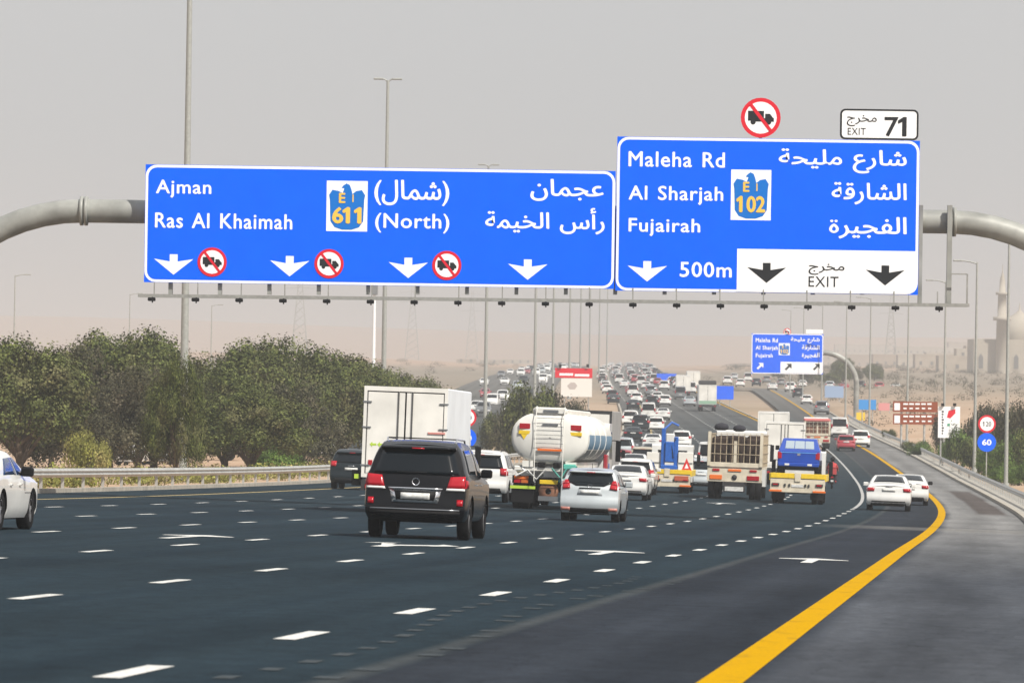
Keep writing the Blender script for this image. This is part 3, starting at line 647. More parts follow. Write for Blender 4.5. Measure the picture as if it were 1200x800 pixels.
def ex1(root, L):
    q = [L(1111, 481), L(1119, 479), L(1119, 484), L(1113, 490), L(1109, 489)]; MB().plate(q, -.01, .01, SIGNR).build('red_emblem', SIGNR, root)
    mb = MB()
    for k in range(9): mb.plate(rect(L, 1103, 481 + k * 3.2, 1105.4 - (k % 3) * .5, 483 + k * 3.2), -.01, .01, SIGNK)
    mb.plate(rect(L, 1109.5, 496, 1112.5, 499), -.01, .01, mat('board_green', (.05, .3, .16), .6)); tag(mb.build('print', SIGNK, root), 'illegible dark vertical print')
    for x in (1104, 1118): c = L(x, 474); MB().box(c[0] - .12, c[0] + .12, -.25, .05, c[1] - .12, c[1] + .12, BLK, .02).build('floodlight', BLK, root)
board(1099, 476, 1124, 513, 400, 'billboard', 'white standing billboard with a red emblem beside the lamp post', SIGNW, (1102, 1121), extra=ex1)
def ex2(root, L):
    for (y0, y1) in ((470, 482.5), (484.5, 497.5)):
        mb = MB(); mb.plate(rect(L, 1047.5, y0 + 2, 1054, y1 - 2), -.01, .01, SIGNW)
        for k in range(5): mb.plate(rect(L, 1058 + k * 7.0, y0 + 2.2, 1063.5 + k * 6.9, y0 + 4.2), -.01, .01, SIGNW); mb.plate(rect(L, 1058 + k * 7.2, y1 - 5, 1062 + k * 7.2, y1 - 3.3), -.01, .01, SIGNW)
        mb.build('white_print', SIGNW, root)
b2 = board(1046, 470, 1098, 483, 490, 'tourist_sign', 'brown two-row direction sign with white print on the sand verge', BROWN, (1056, 1083), 'road sign', ex2)
p2 = b2.location; q0 = at(1046, 484.5, 490) - p2; q1 = at(1098, 497.5, 490) - p2
MB().plate([(q0.x, q1.z), (q1.x, q1.z), (q1.x, q0.z), (q0.x, q0.z)], 0, .1, BROWN).build('panel', BROWN, b2)
board(1006, 468, 1026, 480, 640, 'road_sign', 'small bright blue sign at the foot of the lamp post', mat('cyan_blue', (.02, .24, .62), .6), (1010, 1022), 'road sign')
board(1029, 472, 1042, 481, 700, 'roadside_board', 'pale red and white board behind the brown sign', mat('pinkish_board', (.6, .25, .25), .7), (1031, 1042))
board(966, 452, 988, 466, 820, 'advertising_board', 'pale blue and white board beyond the cantilever', mat('paleblue_board', (.25, .35, .52), .7), (971, 983))
def ex3(root, L):
    MB().plate(rect(L, 650, 431, 693.5, 443), -.03, .16, SIGNR).build('red_header', SIGNR, root)
    mb = MB(); mb.plate(rect(L, 655, 437, 671, 440), -.04, .01, SIGNW); mb.plate(rect(L, 673, 438, 690, 441), -.04, .01, SIGNW); tag(mb.build('print', SIGNW, root), 'illegible white print')
    mb = MB(); mb.plate([L(664, 452), L(668, 448), L(673, 448), L(676, 452), L(673, 456), L(667, 456)], -.012, .01, mat('faint_grey', (.45, .40, .38), .7)); mb.build('grey_emblem', None, root)
    for x in (656, 688): c = L(x, 429); MB().box(c[0] - .15, c[0] + .15, -.3, .1, c[1] - .15, c[1] + .25, BLK, .03).build('floodlight', BLK, root)
board(657, 443, 693, 465, 600, 'billboard', 'white billboard with a red header above the tanker', mat('board_white', (.72, .70, .66), .7), (661, 689), extra=ex3)
board(769, 437.5, 792, 447, 1080, 'road_sign', 'hazy blue overhead sign far down the main road', SIGNB, (771, 790), 'road sign')
board(839, 452, 859, 468, 770, 'road_sign', 'blue sign right of the distant box truck', SIGNB, (843, 855), 'road sign')
board(1003, 483, 1013, 496, 655, 'warning_board', 'small yellow board beside the cantilever post', YEL, (1005, 1011), 'road sign')

# ------------------------------------------------------------------ cars
def lerpk(kn, x):
    if x <= kn[0][0]: return kn[0][1]
    for (a, b), (c, d) in zip(kn[:-1], kn[1:]):
        if x <= c: return b + (d - b) * (x - a) / (c - a)
    return kn[-1][1]
def smoothk(kn, rad=.12):
    def f(x): return (lerpk(kn, x - rad) + 2 * lerpk(kn, x) + lerpk(kn, x + rad) + 2 * lerpk(kn, x - rad / 2) + 2 * lerpk(kn, x + rad / 2)) / 8
    return f
SPEC = {
 'sedan': dict(L=4.75, W=1.86, H=1.44, zs=.24, rw=.33, wy=(.95, 3.8), tum=.72, top=[(0, .98), (.10, 1.06), (.5, 1.10), (.82, 1.13), (1.6, 1.41), (2.1, 1.445), (2.7, 1.42), (3.5, 1.04), (4.25, .90), (4.65, .76), (4.75, .62)], belt=[(0, .92), (2, .94), (4.75, .84)], rear=[(.24, .16), (.36, .03), (.55, .0), (.7, .05), (.95, .05), (1.1, .10)], roof=(1.6, 2.9), bw=(.86, 1.56, .62)),
 'coupe': dict(L=4.70, W=1.85, H=1.40, zs=.22, rw=.345, wy=(.95, 3.75), tum=.72, top=[(0, .95), (.10, 1.02), (.5, 1.07), (.75, 1.10), (1.7, 1.38), (2.1, 1.40), (2.6, 1.36), (3.3, 1.04), (4.2, .88), (4.6, .72), (4.7, .58)], belt=[(0, .92), (2, .93), (4.7, .82)], rear=[(.22, .16), (.36, .03), (.55, .0), (.7, .05), (.95, .05), (1.1, .10)], roof=(1.7, 2.7), bw=(.8, 1.6, .62)),
 'hatch': dict(L=3.98, W=1.70, H=1.48, zs=.24, rw=.30, wy=(.62, 3.15), tum=.78, top=[(0, 1.43), (.5, 1.47), (1.3, 1.49), (2.1, 1.44), (3.05, 1.02), (3.65, .88), (3.98, .66)], belt=[(0, .98), (2, .94), (3.98, .84)], rear=[(.24, .10), (.4, .0), (.6, .0), (.72, .07), (.95, .09), (1.08, .20), (1.36, .40), (1.48, .44)]),
 'suv': dict(L=4.95, W=2.0, H=1.86, zs=.36, rw=.40, wy=(1.0, 3.85), tum=.765, top=[(0, 1.78), (.3, 1.84), (1.3, 1.88), (2.7, 1.83), (3.5, 1.26), (4.5, 1.12), (4.95, .85)], belt=[(0, 1.20), (2.5, 1.17), (4.95, 1.05)], rear=[(.38, .12), (.50, .0), (.68, .0), (.76, .08), (1.0, .08), (1.2, .14), (1.7, .36), (1.86, .42)]),
 'crossover': dict(L=4.5, W=1.84, H=1.66, zs=.30, rw=.35, wy=(.85, 3.5), tum=.78, top=[(0, 1.56), (.3, 1.63), (1.2, 1.67), (2.4, 1.62), (3.2, 1.12), (4.1, .98), (4.5, .74)], belt=[(0, 1.08), (2.5, 1.04), (4.5, .94)], rear=[(.28, .10), (.42, .0), (.6, .0), (.72, .07), (.98, .09), (1.12, .18), (1.5, .42), (1.66, .48)]),
 'van': dict(L=4.9, W=1.88, H=2.1, zs=.30, rw=.34, wy=(.95, 3.9), tum=.88, top=[(0, 2.02), (.2, 2.08), (1.5, 2.12), (3.4, 2.02), (4.1, 1.35), (4.7, 1.05), (4.9, .8)], belt=[(0, 1.15), (3, 1.12), (4.9, .95)], rear=[(.28, .08), (.42, .0), (.6, .0), (.8, .05), (1.2, .06), (1.9, .12), (2.1, .16)]),
}
def car_surf(T):
    S = SPEC[T]; L, W, H = S['L'], S['W'], S['H']; top = smoothk(S['top']); belt = smoothk(S['belt']); hw = W / 2
    rear = smoothk(S['rear'], .05)
    def topz(t): return top(t * L)
    def beltz(t): return min(belt(t * L), topz(t) - .025)
    def halfw(t, z):
        d = t * L; e = (1 - t) * L
        c = 1 - .04 * max(0, 1 - d / .34) ** 2.2 - .16 * max(0, 1 - e / .7) ** 2
        bz = beltz(t); zm = .62 * bz + .1
        if z <= bz: w = .975 + .025 * math.cos((z - zm) / (bz - S['zs']) * 2.2) - (.05 * max(0, (S['zs'] + .16 - z) / .16) ** 2)
        else:
            q = min(1.0, (z - bz) / max(.05, H - bz)); w = .965 - (.965 - S['tum']) * q ** 1.15; v = min(1.0, (z - bz) / max(.02, topz(t) - bz)); w -= .06 * v ** 7
        return hw * w * c
    def Y(t, z): return rear(z) * max(0, 1 - t * L / 1.0) + t * L * (1 - .0)
    def side(sg, y, z): t = max(0, min(1, y / L)); return Vector((sg * halfw(t, z), Y(t, z), z))
    def rearp(x, z): w = halfw(0, z); return Vector((x, rear(z) - .075 * (1 - min(1, (x / w) ** 2)), z))
    def topp(fx, y): t = y / L; z = topz(t); w = halfw(t, z); return Vector((fx * w, Y(t, z), z + .045 * (1 - fx * fx) * (w / hw)))
    return S, L, W, H, topz, beltz, halfw, Y, side, rearp, topp
def car_body(T, fine=1.0):
    S, L, W, H, topz, beltz, halfw, Y, side, rearp, topp = car_surf(T)
    ny = int(56 * fine); ts = sorted(set([0, .015, .03, .05] + [i / ny for i in range(1, ny)] + [.96, .98, 1.0] + [(w + s * S['rw'] * 1.16) / L for w in S['wy'] for s in (-1, -.96, -.85, .85, .96, 1)]))
    nl, nu = 7, 6; rings = []
    for t in ts:
        y = t * L; zb = S['zs']
        for wy in S['wy']:
            ra = S['rw'] * 1.17; d = abs(y - wy)
            if d < ra: zb = max(zb, S['rw'] + math.sqrt(max(0, ra * ra - d * d)))
        bz = beltz(t); tz_ = topz(t); zs_ = [zb + (bz - zb) * i / nl for i in range(nl)] + [bz + (tz_ - bz) * i / nu for i in range(nu + 1)]
        rings.append(zs_)
    mb = MB(); n = nl + nu + 1
    for sg in (-1, 1):
        vs = [(sg * halfw(t, z), Y(t, z), z) for t, zs_ in zip(ts, rings) for z in zs_]
        fs = []
        for i in range(len(ts) - 1):
            for k in range(n - 1):
                f = (i*n+k, (i+1)*n+k, (i+1)*n+k+1, i*n+k+1); fs.append(f if sg > 0 else f[::-1])
        mb.add(vs, fs, None, True)
    m = 8; vs = []; fs = []                                            # top skin
    for t in ts:
        for j in range(m + 1):
            fx = -1 + 2 * j / m; p = topp(fx, t * L); vs.append(p if abs(fx) < 1 else (fx * halfw(t, topz(t)), Y(t, topz(t)), topz(t)))
    for i in range(len(ts) - 1):
        for j in range(m): fs.append((i*(m+1)+j, i*(m+1)+j+1, (i+1)*(m+1)+j+1, (i+1)*(m+1)+j))
    mb.add(vs, fs, None, True)
    for end in (0, 1):                                                 # rear and front skins
        vs = []; fs = []; t = end
        for z in rings[0 if end == 0 else -1]:
            w = halfw(t, z)
            for j in range(m + 1): fx = -1 + 2 * j / m; vs.append((fx * w, Y(t, z) + (-.075 if end == 0 else .12) * (1 - fx * fx), z))
        for k in range(n - 1):
            for j in range(m): f = (k*(m+1)+j, k*(m+1)+j+1, (k+1)*(m+1)+j+1, (k+1)*(m+1)+j); fs.append(f if end == 0 else f[::-1])
        mb.add(vs, fs, None, True)
    zb = S['zs']; mb.box(-W/2 + .30, W/2 - .30, .25, L - .3, zb - .04, zb + .45, BLK)
    return mb
def patch(fn, nu=6, nv=4, off=Vector((0, -.012, 0)), m=None, name='patch', parent=None, back=.03):
    vs = [Vector(fn(i / nu, j / nv)) + off for j in range(nv + 1) for i in range(nu + 1)]; N = len(vs)
    d = off.normalized() * -back; w = nu + 1
    fs = [(j*w+i, j*w+i+1, (j+1)*w+i+1, (j+1)*w+i) for j in range(nv) for i in range(nu)]
    per = [i for i in range(w)] + [j*w + nu for j in range(1, nv+1)] + [nv*w + i for i in range(nu-1, -1, -1)] + [j*w for j in range(nv-1, 0, -1)]
    vs2 = [vs[i] + d for i in per]; k = len(per); fs += [(per[(i+1) % k], per[i], N + i, N + (i+1) % k) for i in range(k)]
    mb = MB(); mb.add(vs + vs2, fs, m, False); o = mb.build(name, m, parent)
    for p in list(o.data.polygons)[:nu*nv]: p.use_smooth = True
    return o
def quad(c, u, v): return [(c[0][k]*(1-u)*(1-v) + c[1][k]*u*(1-v) + c[2][k]*u*v + c[3][k]*(1-u)*v) for k in range(2)]
def wheel_mesh(r, w=.22, detail=True):
    mb = MB(); mb.lathe([(-w/2, r*.62), (-w/2, r*.93), (-w*.4, r), (w*.4, r), (w/2, r*.93), (w/2, r*.62)], (0, 0, 0), 'x', 22, RUB); mb.lathe([(-w*.2, 0.001), (-w*.2, r*.66)], (0, 0, 0), 'x', 16, BLK); mb.lathe([(w*.2, r*.66), (w*.2, .001)], (0, 0, 0), 'x', 16, BLK); return mb
def rim_mesh(r, w, sg):
    mb = MB(); x = sg * w * .46; mb.lathe([(x, r*.56), (x, r*.66), (x - sg*.06, r*.66)][::sg], (0, 0, 0), 'x', 22, RIM)
    for k in range(5):
        a = k * 2 * math.pi / 5 + .3
        c, s = math.cos(a), math.sin(a); vs = []
        for (rr, ww) in ((.06, .045), (r * .6, .028)):
            for q in (-1, 1):
                for dx in (0, -.03): vs.append((x - sg*.02 + sg*dx, c * rr - s * ww * q, s * rr + c * ww * q))
        mb.add(vs, [(0, 1, 3, 2), (4, 6, 7, 5), (0, 4, 5, 1), (2, 3, 7, 6), (0, 2, 6, 4), (1, 5, 7, 3)], RIM)
    mb.lathe([(x - sg*.01, .07), (x, .001)], (0, 0, 0), 'x', 10, RIM)
    return mb
def make_car(T, pm, label, cat='car', name=None, group=None, style=None, glass=None, fine=1.0):
    S, L, W, H, topz, beltz, halfw, Y, side, rearp, topp = car_surf(T); glass = glass or GLASS
    root = empty(name or {'sedan': 'sedan_car', 'coupe': 'coupe_car', 'hatch': 'hatchback_car', 'suv': 'off_road_car', 'crossover': 'crossover_car', 'van': 'minivan'}[T], (0, 0, 0), label, cat, group)
    bm = car_body(T, fine); bm.mats = [pm if m is None else m for m in bm.mats] or [pm]
    # re-slot: first slot is paint, underbody keeps its own
    body = MB(); body.v, body.f, body.sm = bm.v, bm.f, bm.sm; nb = len(bm.f) - 6; body.mats = [pm, BLK]; body.m = [0] * nb + [1] * 6
    b = body.build('body', pm, root)
    def rp(c, nm, m, off=.014, nu=6, nv=3): return patch(lambda u, v: rearp(*quad(c, u, v)), nu, nv, Vector((0, -off, 0)), m, nm, root)
    def sp(sg, c, nm, m, off=.008, nu=6, nv=4):
        cc = c if sg > 0 else [c[1], c[0], c[3], c[2]]
        return patch(lambda u, v: side(sg, *quad(cc, u, v)), nu, nv, Vector((sg * off, 0, 0)), m, nm, root)
    fastback = 'bw' not in S; bz0 = beltz(0)
    # glass
    if fastback:
        z0 = bz0 + .04; z1 = H - (.17 if style != 'hatch' else .14); w0 = halfw(0, z0) - .09; w1 = halfw(0, z1) - .09
        if style == 'hatch': rp([(-w0, z0 + .05), (w0, z0 + .05), (w1, z1 + .02), (-w1, z1 + .02)], 'rear_window', glass, .014, 8, 5); rp([(-.40, z0 - .02), (.40, z0 - .02), (.58, z0 + .07), (-.58, z0 + .07)], 'rear_window', glass, .015, 6, 2)
        else: rp([(-w0, z0), (w0, z0), (w1, z1), (-w1, z1)], 'rear_window', glass, .014, 8, 5)
        patch(lambda u, v: rearp((u - .5) * 2 * (w1 + .04), z1 + .045 + v * .06) + Vector((0, -.10 * (1 - v), 0)), 8, 2, Vector((0, -.02, 0)), pm, 'roof_spoiler', root, .12)
        rp([(-.12, z1 + .035), (.12, z1 + .035), (.12, z1 + .06), (-.12, z1 + .06)], 'brake_lamp', REDL, .12, 3, 1)
    else:
        y0, y1, fw = S['bw']; patch(lambda u, v: topp((2*u - 1) * (.86 - .04 * v), y0 + (y1 - y0) * v), 8, 5, Vector((0, -.006, .012)), glass, 'rear_window', root)
        rp([(-.1, bz0 + .11), (.1, bz0 + .11), (.1, bz0 + .125), (-.1, bz0 + .125)], 'boot_edge', pm, .01, 2, 1)
    tz0 = [t for t in S['top']]; ya = [k for k in S['top'] if k[1] > H - .14][-1][0] + .02; yb = [k for k in S['top'] if k[0] > ya][0][0]
    yf = [k[0] for k in S['top'] if k[1] < H - .25 and k[0] > L * .5][0]
    patch(lambda u, v: topp((2*u - 1) * .88, yf - .06 + (ya + .10 - yf + .06) * v), 8, 5, Vector((0, .01, .012)), glass, 'windscreen', root)
    z0, z1 = None, None; yr_ = .55 if fastback else 1.35; yw = (ya + yf) / 2
    for sg in (-1, 1):
        zb_ = beltz(.45) + .05; zt = H - .12; ym = L * (.46 if fastback else .50)
        sp(sg, [(yr_ + (.0 if fastback else -.25), zb_), (ym - .05, zb_), (ym - .05, zt), (yr_ + (.12 if fastback else .35), zt - .02)], 'side_window', glass)
        sp(sg, [(ym + .03, zb_), (yf - .30, zb_), (ya + .0, zt), (ym + .03, zt)], 'side_window', glass)
        # tail lamps: a rear face and a wrap round the corner
        if style == 'lexus':
            w = halfw(0, 1.05) - .01
            rp([(sg*.60, .99), (sg*w, .99), (sg*w, 1.23), (sg*.66, 1.21)][::1] if sg > 0 else [(sg*w, .99), (sg*.60, .99), (sg*.66, 1.21), (sg*w, 1.23)], 'tail_lamp', REDL, .03, 5, 3)
            rp([(min(sg*.58, sg*w), .945), (max(sg*.58, sg*w), .945), (max(sg*.60, sg*w), .99), (min(sg*.60, sg*w), .99)], 'clear_lamp_strip', WHL, .035, 5, 1)
            rp([(min(sg*.80, sg*(w-.03)), .66), (max(sg*.80, sg*(w-.03)), .66), (max(sg*.80, sg*(w-.03)), .78), (min(sg*.80, sg*(w-.03)), .78)], 'reflector', REDL, .02, 3, 1)
            sp(sg, [(.0, 1.0), (.22, 1.0), (.26, 1.2), (.02, 1.22)], 'tail_lamp', REDL, .012, 3, 2)
        elif style == 'hatch':
            w = halfw(0, .98) - .01
            c = [(.56, .93), (w, .90), (w, 1.03), (.58, 1.06)]; c2 = [(.58, 1.06), (w, 1.03), (w - .06, 1.17), (.64, 1.17)]
            for q in (c, c2): rp(q if sg > 0 else [(-a, z) for a, z in (q[1], q[0], q[3], q[2])], 'tail_lamp', REDL, .03, 3, 2)
            rp([(min(sg*.54, sg*.80), .30), (max(sg*.54, sg*.80), .30), (max(sg*.54, sg*.80), .39), (min(sg*.54, sg*.80), .39)], 'reflector', mat('pale_red_lens', (.5, .2, .16), .4), .02, 3, 1)
            sp(sg, [(.02, .93), (.25, .95), (.40, 1.04), (.08, 1.15)], 'tail_lamp', REDL, .012, 3, 2)
        else:
            zl = {'suv': 1.0, 'crossover': .96, 'van': 1.0}.get(T, .80); hh = {'suv': .26, 'crossover': .22, 'van': .42}.get(T, .14); w = halfw(0, zl) - .01; wi = w - (.30 if T in ('sedan', 'coupe') else .24 if T != 'van' else .15)
            q = [(wi + .02, zl), (w, zl - .01), (w, zl + hh), (wi, zl + hh)]
            rp(q if sg > 0 else [(-a, z) for a, z in (q[1], q[0], q[3], q[2])], 'tail_lamp', REDL, .02, 3, 2)
            sp(sg, [(.02, zl), (.2, zl), (.22, zl + hh), (.04, zl + hh)], 'tail_lamp', REDL, .01, 2, 2)
        # mirror
        zmir = beltz(.62) + .08; ymir = yf - .55; xm = halfw(ymir / L, zmir)
        mm = MB(); mm.box(sg*(xm + .12) - .11, sg*(xm + .12) + .11, ymir - .06, ymir + .08, zmir - .02, zmir + .15, pm if T != 'coupe' else BLK, .03); mm.box(min(sg*(xm-.06), sg*(xm+.03)), max(sg*(xm-.06), sg*(xm+.03)), ymir - .02, ymir + .03, zmir - .01, zmir + .03, BLK); mir = mm.build('wing_mirror', None, root)
        sp(sg, [(L*.62, .66), (L*.80, .66), (L*.80, .67), (L*.62, .67)], 'door_trim', BLK, .004, 2, 1)
        for yy in (L * .32, L * .5): sp(sg, [(yy, beltz(.4) - .13), (yy + .17, beltz(.4) - .13), (yy + .17, beltz(.4) - .10), (yy, beltz(.4) - .10)], 'door_handle', CHROME if style == 'lexus' else pm, .03, 2, 1)
        for wy in S['wy']:
            o = wheel_mesh(S['rw']).build('wheel', None, root, loc=(sg * (W/2 - .14), wy, S['rw'])); rim_mesh(S['rw'], .22, sg).build('rim', RIM, o)
    # front lamps, grille
    for sg in (-1, 1):
        w = halfw(.985, .7); patch(lambda u, v: (sg * w * (.55 + .4 * u), Y(1, .7) + .12 * (1 - (.55 + .4*u) ** 2) + .004, topz(1.0) - .14 + .12 * v), 3, 2, Vector((0, .01, 0)), WHL, 'headlamp', root)
    patch(lambda u, v: ((2*u-1) * W * .28, Y(1, .6) + .12 * (1 - ((2*u-1)*.56)**2) + .004, S['zs'] + .10 + .2 * v), 5, 2, Vector((0, .01, 0)), BLK, 'grille', root)
    # plate and bumper
    if style == 'lexus':
        rp([(-.44, .70), (.44, .70), (.50, .955), (-.50, .955)], 'plate_surround', CHROME, .02, 6, 2); rp([(-.36, .73), (.36, .73), (.41, .925), (-.41, .925)], 'plate_recess', BLK, .028, 5, 2)
        rp([(-.28, .765), (.28, .765), (.28, .885), (-.28, .885)], 'number_plate', PLATE, .04, 4, 1)
        rp([(-.52, .955), (.52, .955), (.52, .985), (-.52, .985)], 'chrome_bar', CHROME, .045, 6, 1)
        rp([(-.86, .56), (.86, .56), (.86, .585), (-.86, .585)], 'bumper_trim', mat('dull_chrome', (.3, .31, .33), .3, .8), .02, 8, 1)
        rp([(-.84, .42), (.84, .42), (.88, .55), (-.88, .55)], 'lower_bumper', BLK, .01, 8, 1)
        e = MB(); c = rearp(0, 1.10); e.lathe([(-.02, .075), (-.02, .06), (.0, .06)], (c.x, c.y - .01, c.z), 'y', 16, CHROME); e.build('emblem', CHROME, root)
        rp([(-.38, 1.27), (.2, 1.275), (.2, 1.29), (-.38, 1.285)], 'wiper', BLK, .03, 4, 1)
        for sg in (-1, 1): MB().tube([(sg*.66, .7, H - .01), (sg*.67, .9, H + .07), (sg*.67, 2.3, H + .06), (sg*.66, 2.5, H - .02)], .018, 6).build('roof_rail', CHROME, root)
        MB().tube([(-.66, .95, H + .07), (.66, .95, H + .07)], .014, 6).build('roof_bar', BLK, root)
    elif style == 'hatch':
        rp([(-.36, .74), (.36, .74), (.30, .93), (-.30, .93)], 'plate_recess', mat('recess_shade', (.40, .43, .45), .5), .012, 5, 2); rp([(-.30, .93), (.30, .93), (.30, .955), (-.30, .955)], 'boot_trim', BLK, .03, 5, 1)
        rp([(-.26, .78), (.26, .78), (.26, .88), (-.26, .88)], 'number_plate', PLATE, .022, 4, 1); rp([(-.56, .25), (.56, .25), (.53, .38), (-.53, .38)], 'lower_bumper', BLK, .018, 8, 2)
        e = MB(); c = rearp(0, 1.0); e.lathe([(-.02, .06), (-.02, .045), (.0, .045)], (c.x, c.y - .01, c.z), 'y', 14, CHROME); e.build('emblem', CHROME, root)
        MB().tube([(0, .75, H + .01), (0, .62, H + .16)], .008, 5).build('aerial', BLK, root)
    else:
        zp = {'sedan': .80, 'coupe': .72, 'suv': .84, 'van': .75}.get(T, .80)
        rp([(-.27, zp), (.27, zp), (.27, zp + .115), (-.27, zp + .115)], 'number_plate', PLATE, .02, 4, 1)
        zb_ = S['zs']; rp([(-W*.40, zb_ - .0), (W*.40, zb_ - .0), (W*.37, zb_ + .17), (-W*.37, zb_ + .17)], 'lower_bumper', BLK, .014, 8, 1)
        if T == 'suv':
            for sg in (-1, 1): MB().tube([(sg*.66, .7, H - .01), (sg*.67, .9, H + .07), (sg*.67, 2.3, H + .06), (sg*.66, 2.5, H - .02)], .02, 6).build('roof_rail', BLK, root)
        rp([(-.14, zp + .18), (.14, zp + .18), (.14, zp + .20), (-.14, zp + .20)], 'boot_trim', CHROME, .02, 3, 1)
    return root
def place(root, px, Y, lane=None, main=False, back=False):
    p = ground_at(px, Y); h = head(Y, main)
    if lane is not None: p.x = XM(Y) + lane; p.z = gz(p.x, Y)
    root.location = p; root.rotation_mode = 'XYZ'; gr = math.atan((gz(p.x, Y + 3) - gz(p.x, Y - 1)) / 4)
    root.rotation_euler = (gr if not back else -gr, math.atan(CF(Y)) * (1 if not back else -1), -h + (math.pi if back else 0)); return root

place(make_car('suv', BLACKP, 'black off-road car with chrome plate surround in front of the white box truck', style='lexus', fine=1.6), 484, 98)
place(make_car('hatch', SILVER, 'silver hatchback with red tail lamps beside the white tanker', style='hatch', fine=1.4), 689, 144.5)
c_ = make_car('coupe', WHITE, 'white car with blue windows cut by the left edge of the photo', glass=GLASSB, fine=1.4); place(c_, 40, 88)
p = ground_at(33, 92); c_.location = (p.x - 3.75 * math.sin(head(90)) - .85, 92 - 3.75, gz(p.x - .9, 88.3))
place(make_car('crossover', DARKP, 'dark blue green car left of the white box truck near the guardrail'), 410, 214)
place(make_car('suv', WHITE, 'white off-road car between the box truck and the tanker'), 561, 187)
place(make_car('sedan', WHITE, 'white saloon just right of the silver hatchback'), 731, 214)
place(make_car('crossover', WHITE, 'white car half hidden behind the saloon right of the silver hatchback'), 742, 238)
place(make_car('sedan', WHITE, 'white saloon in the exit lane beside the yellow line', fine=1.3), 1040, 211)
place(make_car('coupe', WHITE, 'second white car overlapping the right side of the exit lane saloon'), 1064, 238)
place(make_car('hatch', REDP, 'dark red hatchback in the exit lane bend'), 991, 470)
place(make_car('crossover', WHITE, 'white car just right of the dark red hatchback'), 1008, 490)
place(make_car('van', WHITE, 'white minivan behind the dark red hatchback', 'van'), 983, 545)
place(make_car('crossover', SILVER, 'silver car between the tow truck and the cattle truck'), 820, 262)
place(make_car('crossover', WHITE, 'white car just right of the blue loaded recovery truck'), 805, 290)
for T, pm, px, Y_, lb in (
    ('sedan', DARKP, 741, 505, 'dark saloon in the left lanes above the white cars'), ('suv', WHITE, 738, 590, 'white off-road car ahead of the dark saloon in the left lanes'),
    ('suv', DARKP, 750, 560, 'dark off-road car in the middle of the left queue'), ('crossover', WHITE, 768, 560, 'white car ahead of the blue loaded recovery truck'),
    ('van', WHITE, 759, 640, 'white van in the middle distance left of centre'), ('sedan', WHITE, 776, 640, 'white saloon alone in the open middle lane'),
    ('sedan', DARKP, 741, 720, 'small dark saloon by the left yellow edge line'), ('suv', DARKP, 764, 730, 'dark car in the hazy middle distance'),
    ('crossover', WHITE, 798, 470, 'white car above the right end of the recovery truck'), ('sedan', WHITE, 764, 460, 'white saloon above the left end of the recovery truck'),
    ('sedan', WHITE, 741, 310, 'white car with roof showing in the left queue'), ('crossover', BEIGEP, 752, 345, 'beige car in the left queue beside the recovery truck'),
    ('suv', SILVER, 728, 395, 'silver car just right of the grey box truck side'), ('hatch', REDP, 726, 340, 'red car peeping past the tanker'),
    ('sedan', GREYP, 762, 395, 'grey saloon beyond the recovery truck cab')):
    place(make_car(T, pm, lb, fine=.6), px, Y_)

# ------------------------------------------------------------------ trucks
def truck_root(name, px, Y, label, cat='truck', main=False): return place(empty(name, (0, 0, 0), label, cat), px, Y, main=main)
def twin_wheels(root, xs, ys, r, w=.28):
    for y in ys:
        for x in xs:
            o = wheel_mesh(r, w).build('wheel', None, root, loc=(x, y, r)); MB().lathe([(-w*.42, .0015), (-w*.42, r*.4), (-w*.2, r*.58), (w*.2, r*.58), (w*.42, r*.4), (w*.42, .0015)], (0, 0, 0), 'x', 14, GREYP).build('rim', GREYP, o)
def cab(root, y, W, H, pm, z0=.55):
    w = W / 2; prof = [(0, z0), (0, H - .08), (.1, H), (1.2, H), (1.75, H * .62), (1.9, H * .5), (1.9, z0)]
    vs = [(s * w, y + a, b) for s in (-1, 1) for a, b in prof]; n = len(prof)
    fs = [tuple(range(n)), tuple(range(n, 2*n))[::-1]] + [((i+1) % n, i, i + n, (i+1) % n + n) for i in range(n)]
    o = MB().add(vs, fs, pm).build('cab', pm, root)
    for s in (-1, 1): MB().add([(s*(w+.01), y+.35, H*.58), (s*(w+.01), y+1.55, H*.58), (s*(w+.01), y+1.15, H*.9), (s*(w+.01), y+.35, H*.9)], [(0, 1, 2, 3)], GLASS).build('side_window', GLASS, o)
    MB().box(-w*.7, w*.7, y - .012, y, H*.62, H*.88, GLASS).build('rear_window', GLASS, o)
    MB().add([(-w*.9, y+1.26, H*.95), (w*.9, y+1.26, H*.95), (w*.9, y+1.76, H*.63), (-w*.9, y+1.76, H*.63)], [(3, 2, 1, 0)], GLASS).build('windscreen', GLASS, o)
    for s in (-1, 1): MB().box(s*(w+.22) - .09, s*(w+.22) + .09, y + 1.5, y + 1.6, H*.55, H*.80, BLK, .02).tube([(s*w, y+1.5, H*.8), (s*(w+.22), y+1.55, H*.8)], .02, 6, BLK).build('wing_mirror', BLK, root)
def chassis(root, L, z0=.6, z1=.85, w=.45): MB().box(-w, -w+.12, .3, L, z0, z1, CHAS).box(w-.12, w, .3, L, z0, z1, CHAS).box(-w, w, .6, .75, z0, z1, CHAS).box(-w, w, L*.5, L*.5+.15, z0, z1, CHAS).build('chassis', CHAS, root)
def lampbox(root, x0, x1, z0, z1, m, y=-.02, nm='tail_lamp'): return MB().box(x0, x1, y - .03, y + .02, z0, z1, m, .006).build(nm, m, root)

